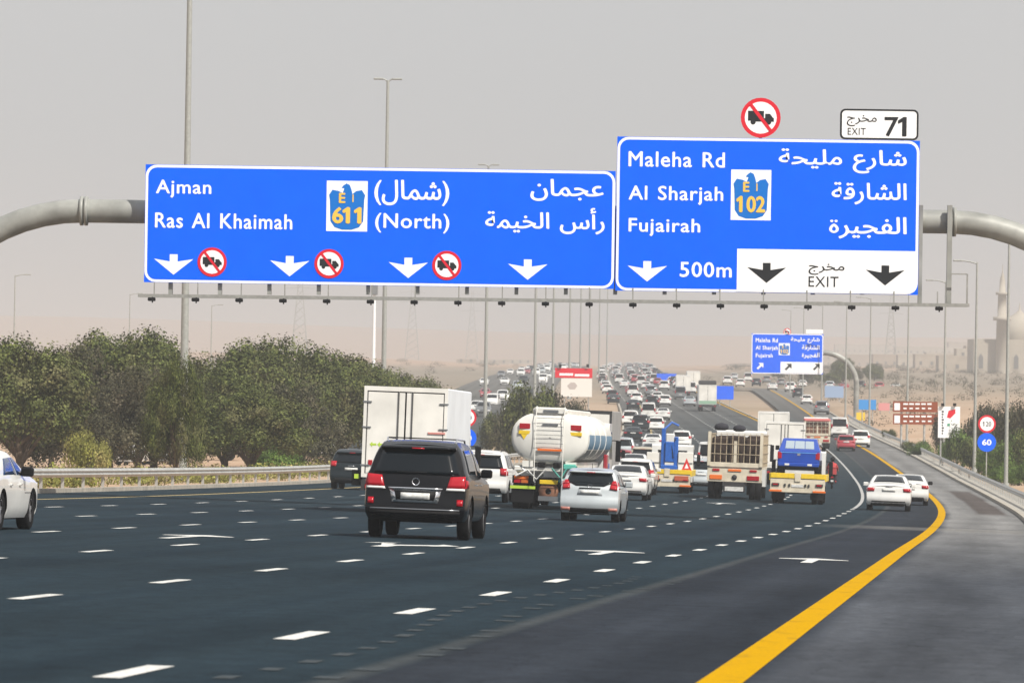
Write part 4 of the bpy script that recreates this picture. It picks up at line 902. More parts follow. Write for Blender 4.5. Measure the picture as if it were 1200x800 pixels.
def box_truck(px, Y, label, W=2.42, L=6.6, z0=1.0, z1=3.62, side=BOXS, rear=BOXW, detail=True, main=False, dark=False, cabH=2.5, name='box_truck'):
    t = truck_root(name, px, Y, label, main=main); w = W / 2
    MB().box(-w, w, 0, L, z0, z1, side, .03).build('box_body', side, t)
    fr = MB(); fm = rear if not dark else CHAS                                          # rear frame, two doors
    for (a, b, c, d) in ((-w, w, z1 - .13, z1), (-w, w, z0, z0 + .10), (-w, -w + .09, z0 + .10, z1 - .13), (w - .09, w, z0 + .10, z1 - .13)): fr.box(a, b, -.04, -.002, c, d, fm)
    fr.build('door_frame', fm, t)
    for s in (-1, 1):
        d = MB().box(min(s*.02, s*(w-.12)), max(s*.02, s*(w-.12)), -.03, -.002, z0 + .13, z1 - .17, rear, .008).build('rear_door', rear, t)
        if detail:
            MB().tube([(s*.20, -.055, z0 + .1), (s*.20, -.055, z1 - .13)], .02, 6).build('locking_bar', mat('dark_steel', (.10, .10, .10), .5, .4), d)
            for zz in (z0 + .35, z0 + .55*(z1-z0), z1 - .45): MB().box(s*(w-.10) - .13, s*(w-.10) + .13, -.06, -.03, zz - .02, zz + .02, GREYP).build('hinge', GREYP, d)
    MB().box(-.02, .02, -.028, -.003, z0 + .12, z1 - .15, BLK).build('door_seal', BLK, t)
    if detail:
        seal = mat('dark_gasket', (.06, .06, .06), .8); s_ = MB()
        for (a, b, c, d) in ((-w+.09, w-.09, z1 - .165, z1 - .132), (-w+.09, -w+.12, z0+.12, z1-.165), (w-.12, w-.09, z0+.12, z1-.165)): s_.box(a, b, -.020, -.003, c, d, seal)
        s_.build('door_gasket', seal, t)
    chassis(t, L + 1.5); cab(t, L + .25, W * .88, cabH, WHITE)
    MB().box(-w, w, -.02, .06, .62, .92, CHAS).build('rear_bar', CHAS, t)
    for s in (-1, 1): lampbox(t, s*(w-.25) - .13, s*(w-.25) + .13, .68, .80, REDL); MB().box(s*(w-.35) - .25, s*(w-.35) + .25, .9, .93, .25, .85, BLK).build('mudflap', BLK, t)
    twin_wheels(t, (-w+.2, -w+.5, w-.5, w-.2), (1.5,), .42, .24); twin_wheels(t, (-w+.25, w-.25), (L + 1.0,), .42, .24)
    return t
bt = box_truck(470, 147, 'white box truck with double rear doors behind the black off-road car')
o = MB(); o.plate([(-1.0, 1.95), (-.92, 2.03), (-.92, 1.98), (-.8, 1.98), (-.8, 1.92), (-.92, 1.92), (-.92, 1.87)], -.036, .004, GRN); o.plate([(-.78, 1.95), (-.70, 2.03), (-.70, 1.98), (-.58, 1.98), (-.58, 1.92), (-.70, 1.92), (-.70, 1.87)], -.036, .004, GRN); o.build('arrow_stickers', GRN, bt)
lampbox(bt, -1.02, -.9, 1.35, 1.5, REDL, -.03, 'side_reflector'); MB().box(-1.5, -1.22, .1, .3, .75, 1.2, BLK, .02).box(-1.42, -1.28, .06, .1, .95, 1.08, GRN).build('side_marker_box', BLK, bt); lampbox(bt, 1.02 - .35, 1.17, 2.3, 2.36, mat('pink_reflector', (.6, .25, .22), .5), -.03, 'reflector_strip')

g2 = box_truck(682, 240, 'tall grey sided box truck with a dark rear frame ahead of the tanker', W=2.5, L=8.0, z0=1.0, z1=3.85, side=mat('dusty_grey_side', (.30, .29, .28), .8, noise=.2, nscale=1.2), detail=False, dark=True)
box_truck(917, 300, 'white box truck directly beyond the blue pickup', W=2.35, L=5.2, z1=3.7, detail=True)
box_truck(905, 390, 'second white box truck showing above the first one', W=2.4, L=6, z1=4.1, detail=False)
dt = box_truck(828.5, 714, 'distant box truck with a green lower edge in the open right lanes', W=2.5, L=7, z1=3.7, detail=False, main=True)
MB().box(-1.2, 1.2, -.05, -.03, 1.05, 1.5, mat('pale_green', (.25, .42, .30), .6)).build('green_panel', MAT['pale_green'], dt)
MB().box(-1.25, 1.2, .1, 2.5, 3.72, 4.3, CHAS, .1).build('roof_load', CHAS, dt)

# tanker -------------------------------------------------------------
TY_ = 171.0; tk = truck_root('tanker_truck', 641, TY_, 'white tanker lorry with elliptical tank, rear ladder and blue side stripe', 'tanker')
a_, b_, zc, LT = 1.29, .86, 2.41, 10.6; N = 40
def ell(k, f=1.0): t = 2*math.pi*k/N; c, s = math.cos(t), math.sin(t); e_ = .86; return (a_*f*math.copysign(abs(c)**e_, c), zc + b_*f*math.copysign(abs(s)**e_, s))
mb = MB(); prof = [(-.16, .02), (-.15, .4), (-.11, .7), (-.04, .92), (0, .985), (.03, 1.0), (LT, 1.0), (LT + .05, .97), (LT + .17, .5), (LT + .18, .02)]
vs = [(ell(k, f)[0], y, ell(k, f)[1]) for y, f in prof for k in range(N)]; fs = [(i*N+k, i*N+(k+1) % N, (i+1)*N+(k+1) % N, (i+1)*N+k) for i in range(len(prof)-1) for k in range(N)]
mb.add(vs, fs, TANKW, True)
tank = mb.build('tank', TANKW, tk)
def band(k0, k1, m, nm, off=1.004, y0=.04, y1=LT - .02):
    q = MB(); vs = []; n = 10
    for y in (y0, y1):
        for i in range(n + 1): t = k0 + (k1 - k0) * i / n; p = ell(t, off); vs.append((p[0], y, p[1]))
    q.add(vs, [(i, i+1, i+n+2, i+n+1) for i in range(n)], m, True); q.build(nm, m, tank)
band(-2.2, .8, TANKB, 'blue_stripe'); band(-8.0, -2.4, TANKG, 'grey_lower_panel'); band(19.2, 22.2, TANKB, 'blue_stripe')
for y in (.08, 2.6, 5.1, 7.7):
    q = MB(); n = N; vs = [(ell(k, f)[0], y + d, ell(k, f)[1]) for d, f in ((0, 1.0), (0, 1.018), (.06, 1.018), (.06, 1.0)) for k in range(N)]
    q.add(vs, [(i*N+k, i*N+(k+1) % N, (i+1)*N+(k+1) % N, (i+1)*N+k) for i in range(3) for k in range(N)], TANKW, True); q.build('tank_band', TANKW if y > .1 else GREYP, tank)
MB().box(-.62, .55, -.02, LT - .5, 3.22, 3.38, TANKW, .04).build('walkway', TANKW, tk)
hb = MB(); hb.box(-.55, .48, -.10, .5, 3.2, 3.42, TANKW, .03); hb.box(-.25, .25, -.13, -.10, 3.26, 3.34, GREYP); hb.build('top_hatch_box', TANKW, tk)
ld = MB()
for s in (-.48, .46): ld.tube([(s, -.24, .95), (s, -.24, 3.1), (s, -.05, 3.45)], .016, 6, TANKW)
for k in range(8): ld.tube([(-.48, -.24, 1.1 + k * .28), (.46, -.24, 1.1 + k * .28)], .010, 6, GREYP)
ld.build('ladder', TANKW, tk)
for s in (-1, 1):
    lampbox(tk, s*.86 - .18, s*.86 + .18, 2.68, 2.86, REDL, -.10, 'hazard_lamp'); lampbox(tk, s*.86 - .20, s*.86 + .20, 2.50, 2.62, YEL, -.10, 'warning_label')
MB().plate([(-.98, 2.50), (-.76, 2.50), (-.87, 2.32)], -.125, .02, YEL).build('warning_triangle', YEL, tk)
MB().box(-.40, .42, -.20, -.17, 1.97, 2.04, ORL).build('orange_reflector_strip', ORL, tk)
MB().box(-.26, .26, -.19, -.13, 2.83, 2.88, GREYP).build('inscription_strip', GREYP, tk)
q = MB()
for s in (-1, 1): q.box(s*.72 - .18, s*.72 + .18, -.05, 9.6, 1.42, 1.62, TANKW); 
q.box(-1.15, 1.15, .0, .12, 1.30, 1.40, TANKW); q.build('tank_cradle', TANKW, tk)
for s in (-1, 1): MB().box(s*.25 - .12, s*.25 + .12, -.06, .05, 1.40, 1.58, BLK, .02).build('outlet_valve', BLK, tk)
for k, pts in enumerate(([(-1.1, -.1, 1.1), (-.7, -.15, 1.32), (-.4, -.15, 1.0), (-.1, -.15, 1.35)], [(.1, -.15, 1.4), (.45, -.18, 1.02), (.7, -.15, 1.15), (1.05, -.1, 1.3)], [(-.9, -.12, 1.35), (-.5, -.12, 1.12), (-.45, -.1, .9)], [(.35, -.12, .95), (.6, -.12, 1.4), (.95, -.1, 1.48)])):
    MB().tube(pts, .035, 6).build('hose', TEAL if k % 2 else WHITE, tk)
MB().box(.48, .9, -.14, -.06, 1.38, 1.55, mat('teal_box', (.10, .45, .36), .5), .02).build('valve_cabinet', MAT['teal_box'], tk)
q = MB(); q.box(-1.22, 1.22, .0, .1, .86, 1.12, BLK); q.build('rear_bumper', BLK, tk)
for s in (-1, 1):
    lampbox(tk, s*.92 - .24, s*.92 + .24, 1.0, 1.10, ORL, -.01); lampbox(tk, s*.92 - .24, s*.92 - .02, .87, .98, REDL, -.01); lampbox(tk, s*.92 + .0, s*.92 + .24, .87, .98, mat('amber_dark', (.5, .12, .02), .3), -.01)
    MB().box(s*.86 - .42, s*.86 + .42, -.04, .02, .68, .78, GRN).build('reflective_strip', GRN, tk)
    MB().box(s*.86 - .38, s*.86 + .38, .02, .05, .22, .68, BLK).build('mudflap', BLK, tk)
MB().box(-.30, .30, -.05, -.0, .86, 1.0, YEL, .01).build('number_plate', YEL, tk)
MB().lathe([(-.1, .1), (-.1, .33), (.1, .33)], (0, .1, .62), 'y', 16, RUSTY).box(-.33, .33, -.04, .02, .30, .46, GREYP).build('spare_wheel', RUSTY, tk)
chassis(tk, 12.4); twin_wheels(tk, (-1.12, -.84, .84, 1.12), (1.0, 2.3), .48, .26); twin_wheels(tk, (-1.1, 1.1), (7.9, 11.6), .48, .26); cab(tk, 10.6, 2.4, 3.0, WHITE)
MB().box(.95, 1.22, 3.2, 9.0, .75, 1.25, TANKW, .03).build('side_skirt', TANKW, tk); MB().box(-1.22, -.95, 3.2, 9.0, .75, 1.25, TANKW, .03).build('side_skirt', TANKW, tk)
MB().box(1.16, 1.3, 8.6, 9.3, 1.2, 1.9, REDP, .03).build('red_side_box', REDP, tk); MB().box(1.12, 1.28, 9.4, 10.1, .8, 1.6, BLUEM, .03).build('blue_side_box', BLUEM, tk)

# caged cattle truck ----------------------------------------------------
def cage_truck(px, Y, label, W, L, zf, zt, barm, load, top=None, rearm=CREAM, dense=True, main=False):
    t = truck_root('cage_truck', px, Y, label, main=main); w = W / 2
    MB().box(-w, w, .0, L, zf - .12, zf, rearm).build('deck', rearm, t); MB().box(-w, w, -.05, .0, zf - .05, zf + .16, rearm, .01).build('tailboard', rearm, t)
    n = 9 if dense else 6
    for k in range(n + 1):
        x = -w + .04 + (W - .08) * k / n; MB().box(x - .014, x + .014, -.04, .0, zf + .16, zt, barm).build('rear_bar', barm, t)
    MB().box(-.07, .07, -.06, -.04, zf + .16, zt - .35, rearm).build('centre_post', rearm, t)
    for k in range(3):
        z = zf + .55 + (zt - zf - .6) * k / 2; MB().box(-w, w, -.075, -.045, z - .014, z + .014, barm).build('cross_bar', barm, t)
    for s in (-1, 1):
        for k in range(int(L / .55) + 1): MB().box(s*w - .025, s*w + .025, k*.55, k*.55 + .05, zf, zt - .02, barm).build('side_bar', barm, t)
        for k in range(4): z = zf + .2 + (zt - zf - .25) * k / 3; MB().box(s*w - .04, s*w + .04, 0, L, z - .02, z + .03, barm).build('side_rail', barm, t)
        MB().box(s*(w-.06) - .07, s*(w-.06) + .07, -.09, -.05, zf, zt + .05, rearm).build('corner_post', rearm, t)
    for k in range(7):
        for j in (-1, 0, 1):
            r = random.Random(k * 5 + j + Y); a = .3 + r.random() * .08; cx = j * W * .3; cy = .5 + k * (L - 1) / 7; hz = (zt - zf) * (.76 + .2 * r.random())
            MB().box(cx - W*.14, cx + W*.14, cy, cy + (L-1)/7 - .1, zf + .01, zf + hz, load, .09).build('cargo_bale', load, t)
    MB().box(-w, w, .0, .08, zf - .72, zf - .1, rearm, .01).build('rear_panel', rearm, t)
    for s in (-1, 1):
        lampbox(t, s*w*.68 - .28, s*w*.68 + .28, zf - .62, zf - .42, REDL if s > 0 else ORL, -.01); lampbox(t, s*w*.68 - .16, s*w*.68 + .16, zf - .24, zf - .14, REDL, -.01, 'reflector')
        MB().box(s*(w-.36) - .34, s*(w-.36) + .34, .8, .83, .22, .8, BLK).build('mudflap', BLK, t)
    lampbox(t, -.3, .3, zf - .24, zf - .14, ORL, -.01, 'reflector'); MB().lathe([(-.03, .001), (-.03, .12), (0, .12)], (0, -.01, zf - .5), 'y', 10, CHAS).build('tow_eye', CHAS, t)
    MB().box(-.42, .42, -.03, .0, .38, .58, PLATE, .005).build('number_plate', PLATE, t); MB().box(-.5, .5, 0, .06, .34, zf - .72, CHAS).build('under_run_bar', CHAS, t)
    chassis(t, L + 1.6); cab(t, L + .3, W * .95, zt + .15 if top is None else 2.9, WHITE)
    twin_wheels(t, (-w+.18, -w+.46, w-.46, w-.18), (1.1, 2.3), .46, .26); twin_wheels(t, (-w+.2, w-.2), (L + 1.1,), .46, .26)
    return t
ct = cage_truck(859, 234, 'cream cage truck with dark brown cargo behind steel bars', 2.5, 8.2, 1.52, 3.02, mat('pale_bars', (.44, .36, .25), .6, noise=.2), BRICKR)
for px, py, m, r, nm, lb in ((845, 498.5, CLOTHK, .34, 'cargo_bundle', 'dark blue grey bundle on top of the cage truck'), (866, 500.5, CLOTHK, .30, 'cargo_bundle', 'black bundle on top of the cage truck beside the mast')):
    q = at(px, py, 237); mb = MB(); mb.lathe([(-r*.5, r*.5), (-r*.35, r*.92), (0, r), (r*.35, r*.8), (r*.5, r*.3), (r*.55, .001)], (0, 0, 0), 'z', 12, m); o = mb.build(nm, m); o.location = (q.x, q.y, q.z - .05); tag(o, lb, 'bundle')
c2 = cage_truck(957, 480, 'small cage truck with a red tarpaulin cover in the exit lane', 2.4, 5.0, 1.3, 2.55, CREAM, RUSTY, top=1, dense=False)
MB().box(-1.25, 1.25, .1, 5.2, 2.55, 2.8, mat('red_tarp', (.50, .14, .13), .8, noise=.2), .08).build('tarpaulin', MAT['red_tarp'], c2)
# white pickup beside the cage truck front
ob = place(make_car('van', WHITE, 'white van glimpsed ahead of the cage truck on its left', 'van', fine=.6), 832, 345)

# recovery trucks --------------------------------------------------------
def recovery(px, Y, label, W, L, deck, name='recovery_truck'):
    t = truck_root(name, px, Y, label, 'tow truck'); w = W / 2
    MB().box(-w, w, 0, L, deck - .1, deck, GREYP).build('deck', GREYP, t)
    for s in (-1, 1): MB().box(s*w - .05, s*w + .05, .0, L, deck - .16, deck + .14, YEL, .01).build('side_rail', YEL, t)
    MB().box(-w, -.14, -.05, -.0, deck - .06, deck + .16, YEL, .01).build('tail_rail', YEL, t); MB().box(.14, w, -.05, .0, deck - .06, deck + .16, YEL, .01).build('tail_rail', YEL, t)
    MB().box(-.13, .13, -.07, .01, deck - .2, deck + .2, CREAM, .01).build('ramp_lock', CREAM, t)
    MB().box(-w, w, -.02, .1, deck - .68, deck - .09, CREAM, .01).build('rear_panel', CREAM, t)
    for s in (-1, 1):
        lampbox(t, s*w*.80 - .16, s*w*.80 + .16, deck - .40, deck - .28, CHAS, -.04, 'lamp_recess'); lampbox(t, s*w*.80 - .12, s*w*.80 + .10, deck - .37, deck - .31, REDL, -.06); lampbox(t, s*w*.80 - .28, s*w*.80 + .28, deck - .66, deck - .58, ORL, -.04, 'reflector')
        MB().box(s*(w-.34) - .3, s*(w-.34) + .3, 1.1, 1.13, .2, .7, BLK).build('mudflap', BLK, t)
    for k, x in enumerate((-.55, -.35, .35, .5)): lampbox(t, x - .04, x + .04, deck - .42, deck - .30, CHAS, -.04, 'stencil_mark')
    MB().box(-.26, .26, -.045, -.02, deck - .44, deck - .32, PLATE).build('number_plate', PLATE, t)
    chassis(t, L + 1.5, .45, .7); cab(t, L + .25, W * .9, 2.35, WHITE, .5)
    twin_wheels(t, (-w+.2, -w+.46, w-.46, w-.2), (1.5,), .40, .24); twin_wheels(t, (-w+.22, w-.22), (L + 1.1,), .40, .24); return t
rt = recovery(933, 225, 'flatbed recovery truck with yellow rails carrying the blue pickup', 2.4, 6.2, 1.18)
rt2 = recovery(780, 250, 'recovery truck with red and yellow tail carrying a blue machine', 2.3, 5.6, 1.0)
for s in (-1, 1): lampbox(rt2, s*.72 - .34, s*.72 + .34, .62, .86, mat('striped_red', (.45, .10, .05), .5), -.05, 'chevron_board')
# blue machine on the deck (upright frame with a boom)
h2 = rt2.rotation_euler.copy(); bmx = empty('lifting_machine', rt2.matrix_basis @ Vector((.0, 2.2, 1.0)), 'upright blue lifting machine standing on the recovery truck', 'machine'); bmx.rotation_euler = h2
for s in (-1, 1): MB().box(s*.32 - .1, s*.32 + .1, -.12, .12, 0, 1.75 if s > 0 else 2.15, BLUEM, .02).build('mast', BLUEM, bmx)
MB().box(-.42, .42, -.3, .5, .0, .35, BLUEM, .03).build('base', BLUEM, bmx); MB().box(-.22, .22, -.22, -.13, .5, 1.5, BLUEM, .03).build('carriage', BLUEM, bmx)
MB().box(-.22, .22, -.1, .5, 1.1, 1.9, mat('machine_white', (.6, .6, .58), .5), .05).build('motor_cover', MAT['machine_white'], bmx); MB().tube([(-.3, .1, 2.1), (.05, .3, 2.45), (.4, .3, 2.3)], .06, 8).build('boom', BLUEM, bmx)
MB().tube([(.32, -.1, 1.7), (.1, -.2, 1.3), (.2, -.25, .7)], .025, 6).build('cable', BLK, bmx)
for k, (x, y, w_, h_, m, lb) in enumerate(((-.78, 2.6, .34, .95, BOXW, 'white crate on the recovery truck left of the blue machine'), (.80, 2.4, .36, 1.0, BOXW, 'white crate on the recovery truck right of the blue machine'))):
    o = empty('crate', rt2.matrix_basis @ Vector((x, y, 1.0)), lb, 'crate'); o.rotation_euler = h2; MB().box(-w_, w_, -.4, .4, 0, h_, m, .02).build('box', m, o); MB().box(-w_, w_, -.43, -.4, h_*.45, h_*.5, GREYP).build('strap', GREYP, o)
wt = empty('warning_triangle', rt2.matrix_basis @ Vector((.95, .1, 1.12)), 'red warning triangle standing at the right end of the recovery truck', 'warning triangle'); MB().plate([(-.26, 0), (.26, 0), (0, .62)], 0, .03, mat('red_reflective', (.65, .03, .03), .5)).build('triangle', MAT['red_reflective'], wt)
MB().plate([(-.1, .12), (.1, .12), (0, .36)], -.004, .003, SIGNW).build('triangle_centre', SIGNW, wt)

# blue pickup on the flatbed
def pickup(pm, label, cat='pickup', name='pickup_truck'):
    r = empty(name, (0, 0, 0), label, cat); w = .92; prof = [(0, .55), (0, 1.12), (1.5, 1.12), (1.5, 1.14), (1.75, 1.68), (3.0, 1.70), (3.7, 1.18), (4.8, 1.05), (5.1, .9), (5.15, .5)]
    hwf = lambda z: w if z < 1.15 else w * (1 - .20 * (z - 1.15) / .55)
    n = len(prof); vs = [(s * hwf(b), a, b) for s in (-1, 1) for a, b in prof]
    fs = [(0, 1, 2, 3, 9)[::1], (3, 4, 5, 6), (3, 6, 7, 8, 9)]; F2 = [tuple(f) for f in fs] + [tuple(i + n for i in f[::-1]) for f in fs] + [((i+1) % n, i, i + n, (i+1) % n + n) for i in range(n) if i != 1]
    F2.append((1, 2, 2 + n, 1 + n)[::-1]); o = MB().add(vs, F2, pm).build('body', pm, r)
    bv = o.modifiers.new('bevel', 'BEVEL'); bv.width = .05; bv.segments = 2; bv.limit_method = 'ANGLE'
    MB().box(-.86, .86, -.03, .03, .62, 1.13, pm, .02).build('tailgate', pm, r); MB().box(-.88, .88, .05, 1.45, 1.121, 1.135, CHAS).build('load_bed', CHAS, r)
    MB().box(-.80, .80, -.05, -.03, 1.05, 1.08, mat('light_blue_trim', (.12, .35, .8), .4)).build('tailgate_trim', MAT['light_blue_trim'], r)
    MB().box(-.07, .07, -.05, -.03, .93, 1.03, CHROME, .01).build('emblem', CHROME, r); MB().box(-.9, .9, -.12, .0, .45, .62, pm, .03).build('rear_bumper', pm, r)
    gl = mat('clear_glass_bright', (.35, .42, .48), .15)
    for a, b in ((-.64, -.25), (-.22, .22), (.25, .64)): MB().add([(a, 1.53, 1.24), (b, 1.53, 1.24), (b*.95, 1.69, 1.58), (a*.95, 1.69, 1.58)], [(0, 1, 2, 3)], gl).build('rear_window', gl, r)
    for s in (-1, 1):
        MB().box(min(s*.74, s*.93), max(s*.74, s*.93), -.045, .1, .78, 1.08, REDL, .02).build('tail_lamp', REDL, r); MB().box(s*.5 - .1, s*.5 + .1, -.135, -.12, .5, .58, WHL).build('reverse_lamp', WHL, r)
        MB().add([(s*.90, 1.85, 1.2), (s*.90, 3.2, 1.2), (s*.78, 2.95, 1.6), (s*.78, 1.92, 1.6)], [(0, 1, 2, 3)], GLASS).build('side_window', GLASS, r)
        MB().box(s*1.03 - .09, s*1.03 + .09, 3.0, 3.1, 1.15, 1.35, BLK, .02).build('wing_mirror', BLK, r)
        for yy in (1.05, 4.1): o = wheel_mesh(.38, .26).build('wheel', None, r, loc=(s*.82, yy, .38)); rim_mesh(.38, .26, s).build('rim', RIM, o)
    MB().box(-.7, .7, .2, 4.9, .4, .6, BLK).build('underbody', BLK, r)
    return r
pk = pickup(BLUEP, 'bright blue double cab pickup riding on the flatbed recovery truck'); pk.location = rt.matrix_basis @ Vector((0, .3, 1.19)); pk.rotation_euler = rt.rotation_euler

# delivery rider ----------------------------------------------------------
def skin_body(name, joints, edges, m, parent, sub=2):
    me = bpy.data.meshes.new(name); me.from_pydata([j[0] for j in joints], edges, []); o = bpy.data.objects.new(name, me); link(o); o.parent = parent
    o.modifiers.new('skin', 'SKIN'); sk = me.skin_vertices or None
    if not me.skin_vertices: 
        bm = bmesh.new(); bm.from_mesh(me); bm.verts.layers.skin.verify(); bm.to_mesh(me); bm.free()
    for i, j in enumerate(joints): me.skin_vertices[0].data[i].radius = (j[1], j[1] * j[2] if len(j) > 2 else j[1])
    me.skin_vertices[0].data[0].use_root = True; s = o.modifiers.new('sub', 'SUBSURF'); s.levels = s.render_levels = sub; me.materials.append(m); return o
mk = truck_root('motorcycle', 974, 292, 'small delivery motorcycle between the flatbed truck and the curved line', 'motorcycle')
for y in (.3, 1.55): o = wheel_mesh(.30, .11).build('wheel', None, mk, loc=(0, y, .30)); MB().lathe([(-.03, .02), (-.03, .19), (.03, .19), (.03, .02)], (0, 0, 0), 'x', 14, RIM).build('rim', RIM, o)
MB().box(-.1, .1, .15, .95, .62, .78, BLK, .04).build('seat', BLK, mk); MB().box(-.13, .13, .85, 1.25, .55, .88, REDP, .06).build('fuel_tank', REDP, mk); MB().box(-.14, .14, .55, 1.1, .25, .6, CHAS, .05).build('engine', CHAS, mk)
for s in (-1, 1): MB().tube([(s*.07, 1.55, .3), (s*.09, 1.25, .98)], .025, 6).build('fork', RIM, mk)
MB().tube([(-.34, 1.1, 1.02), (0, 1.25, .98), (.34, 1.1, 1.02)], .015, 6).build('handlebar', BLK, mk); lampbox(mk, -.07, .07, .62, .70, REDL, .1); MB().box(-.08, .08, .02, .05, .40, .5, PLATE).build('number_plate', PLATE, mk)
MB().box(-.09, .09, .05, .3, .3, .62, BLK, .03).build('rear_mudguard', BLK, mk)
bxx = empty('delivery_box', mk.matrix_basis @ Vector((0, .22, .80)), 'red delivery box mounted behind the motorcycle rider', 'box'); bxx.rotation_euler = mk.rotation_euler
MB().box(-.24, .24, -.22, .24, 0, .48, mat('box_red', (.42, .05, .05), .5), .03).build('case', MAT['box_red'], bxx); MB().box(-.245, .245, -.225, .245, .36, .385, BLK).build('lid_seam', BLK, bxx)
pr = empty('person', mk.location, 'motorcycle rider in a red jacket and dark helmet seen from behind', 'person'); pr.rotation_euler = mk.rotation_euler
J = [((0, .62, .86), .15, .9), ((0, .66, 1.1), .14, .8), ((0, .72, 1.34), .17, .7), ((0, .76, 1.46), .07), ((0, .78, 1.56), .06),
     ((-.19, .72, 1.38), .075), ((-.30, .86, 1.16), .055), ((-.31, 1.06, 1.05), .04), ((.19, .72, 1.38), .075), ((.30, .86, 1.16), .055), ((.31, 1.06, 1.05), .04),
     ((-.12, .62, .84), .10), ((-.22, 1.0, .80), .085), ((-.2, .82, .42), .06), ((-.2, .95, .32), .045), ((.12, .62, .84), .10), ((.22, 1.0, .80), .085), ((.2, .82, .42), .06), ((.2, .95, .32), .045)]
E_ = [(0, 1), (1, 2), (2, 3), (3, 4), (2, 5), (5, 6), (6, 7), (2, 8), (8, 9), (9, 10), (0, 11), (11, 12), (12, 13), (13, 14), (0, 15), (15, 16), (16, 17), (17, 18)]
bo = skin_body('body', J, E_, CLOTHR, pr)
# trousers as a second slot below the waist is too small to read; legs get their own clothing mesh
JL = [((0, .63, .84), .155, .9), ((-.12, .64, .83), .115), ((-.225, 1.0, .80), .095), ((-.205, .82, .42), .072), ((.12, .64, .83), .115), ((.225, 1.0, .80), .095), ((.205, .82, .42), .072)]
skin_body('trousers', JL, [(0, 1), (1, 2), (2, 3), (0, 4), (4, 5), (5, 6)], CLOTHK, pr)
mb = MB(); mb.lathe([(-.14, .001), (-.13, .08), (-.06, .125), (.02, .135), (.09, .105), (.13, .05), (.14, .001)], (0, .79, 1.68), 'z', 16, BLK); mb.build('helmet', BLK, pr)
for s in (-1, 1):
    hd = MB(); hd.box(s*.32 - .045, s*.32 + .045, 1.05, 1.12, 1.0, 1.07, SKIN, .015)
    for k in range(4): hd.tube([(s*.32 + (k-1.5)*.022, 1.11, 1.05), (s*.32 + (k-1.5)*.022, 1.15, 1.03), (s*.32 + (k-1.5)*.022, 1.12, .995)], .010, 5, SKIN)
    hd.tube([(s*.32 - s*.045, 1.07, 1.03), (s*.32 - s*.07, 1.11, 1.02)], .012, 5, SKIN); hd.build('hand', SKIN, pr)

# ------------------------------------------------------------------ far traffic: one joined mesh per kind and colour
def joined(root, name):
    bpy.context.view_layer.update(); vs, fs, mi, mats, sm = [], [], [], [], []
    for o in [root] + list(root.children_recursive):
        if o.type != 'MESH': continue
        M = root.matrix_world.inverted() @ o.matrix_world; b = len(vs); vs += [tuple(M @ v.co) for v in o.data.vertices]; mp = []
        for m in o.data.materials:
            if m not in mats: mats.append(m)
            mp.append(mats.index(m))
        for p in o.data.polygons: fs.append(tuple(i + b for i in p.vertices)); mi.append(mp[p.material_index]); sm.append(p.use_smooth)
    me = bpy.data.meshes.new(name); me.from_pydata(vs, [], fs)
    for m in mats: me.materials.append(m)
    me.polygons.foreach_set('material_index', mi); me.polygons.foreach_set('use_smooth', sm); me.update()
    for o in list(root.children_recursive) + [root]: bpy.data.objects.remove(o)
    return me
proto = {}
for T in ('sedan', 'crossover', 'suv', 'van', 'hatch'):
    for cn, pm in (('white', WHITE), ('silver', SILVER), ('dark', DARKP), ('red', REDP), ('grey', GREYP)):
        if T == 'van' and cn in ('red', 'dark'): continue
        proto[(T, cn)] = joined(make_car(T, pm, 'x', fine=.28), 'distant_car')
r3 = random.Random(5); keys = list(proto); wts = [{'white': 6, 'silver': 2, 'dark': 2, 'red': .6, 'grey': 1.2}[k[1]] for k in keys]
NM = {'sedan': 'saloon', 'crossover': 'crossover car', 'suv': 'off-road car', 'van': 'minivan', 'hatch': 'hatchback'}
taken = [(741, 505), (738, 590), (750, 560), (768, 560), (759, 640), (776, 640), (741, 720), (764, 730), (828, 714)]
def far_car(x, y, back, where, grp):
    T, cn = r3.choices(keys, wts)[0]; o = bpy.data.objects.new({'sedan': 'sedan_car', 'crossover': 'crossover_car', 'suv': 'off_road_car', 'van': 'minivan', 'hatch': 'hatchback_car'}[T], proto[(T, cn)]); link(o)
    o.location = (x, y, gz(x, y)); h = head(y, True); gr = math.atan((gz(x, y + 3) - gz(x, y - 1)) / 4); o.rotation_euler = (gr if not back else -gr, 0, -h + (math.pi if back else 0))
    tag(o, 'small hazy %s %s %s' % (cn, NM[T], where), 'van' if T == 'van' else 'car', '%s %s %ss %s' % (cn, NM[T].split()[0], 'vehicle', grp))
for lane in range(5):
    y = 760 + r3.random() * 30
    while y < 2600:
        x = XM(y) - 7.4 - 3.65 * lane + r3.uniform(-.3, .3)
        if not (lane < 2 and y < 900 and r3.random() < .6): far_car(x, y, False, 'in the packed queue far up the main road', 'in the far queue')
        y += r3.uniform(28, 90) * (1 + (y - 760) / 2000) if y < 1050 else r3.uniform(16, 46) * (1 + (y - 760) / 1800)
for lane in range(4):
    y = 620 + r3.random() * 30
    while y < 2200: far_car(left_edge(y) - 14 - 3.65 * lane, y, True, 'coming the other way beyond the median', 'on the opposite carriageway'); y += r3.uniform(90, 260)
for k, (px, Y_) in enumerate(((963, 700), (945, 800), (935, 880), (905, 985), (926, 960), (1008, 1009), (989, 1009), (1030, 1009), (972, 1012), (1050, 1011), (867, 1040), (886, 1060), (852, 1090), (876, 1180), (898, 1140), (915, 1080), (940, 1050), (860, 1250))):
    p = ground_at(px, Y_); far_car(p.x, Y_, False, 'in the distant traffic beside the exit road', 'beside the exit road')
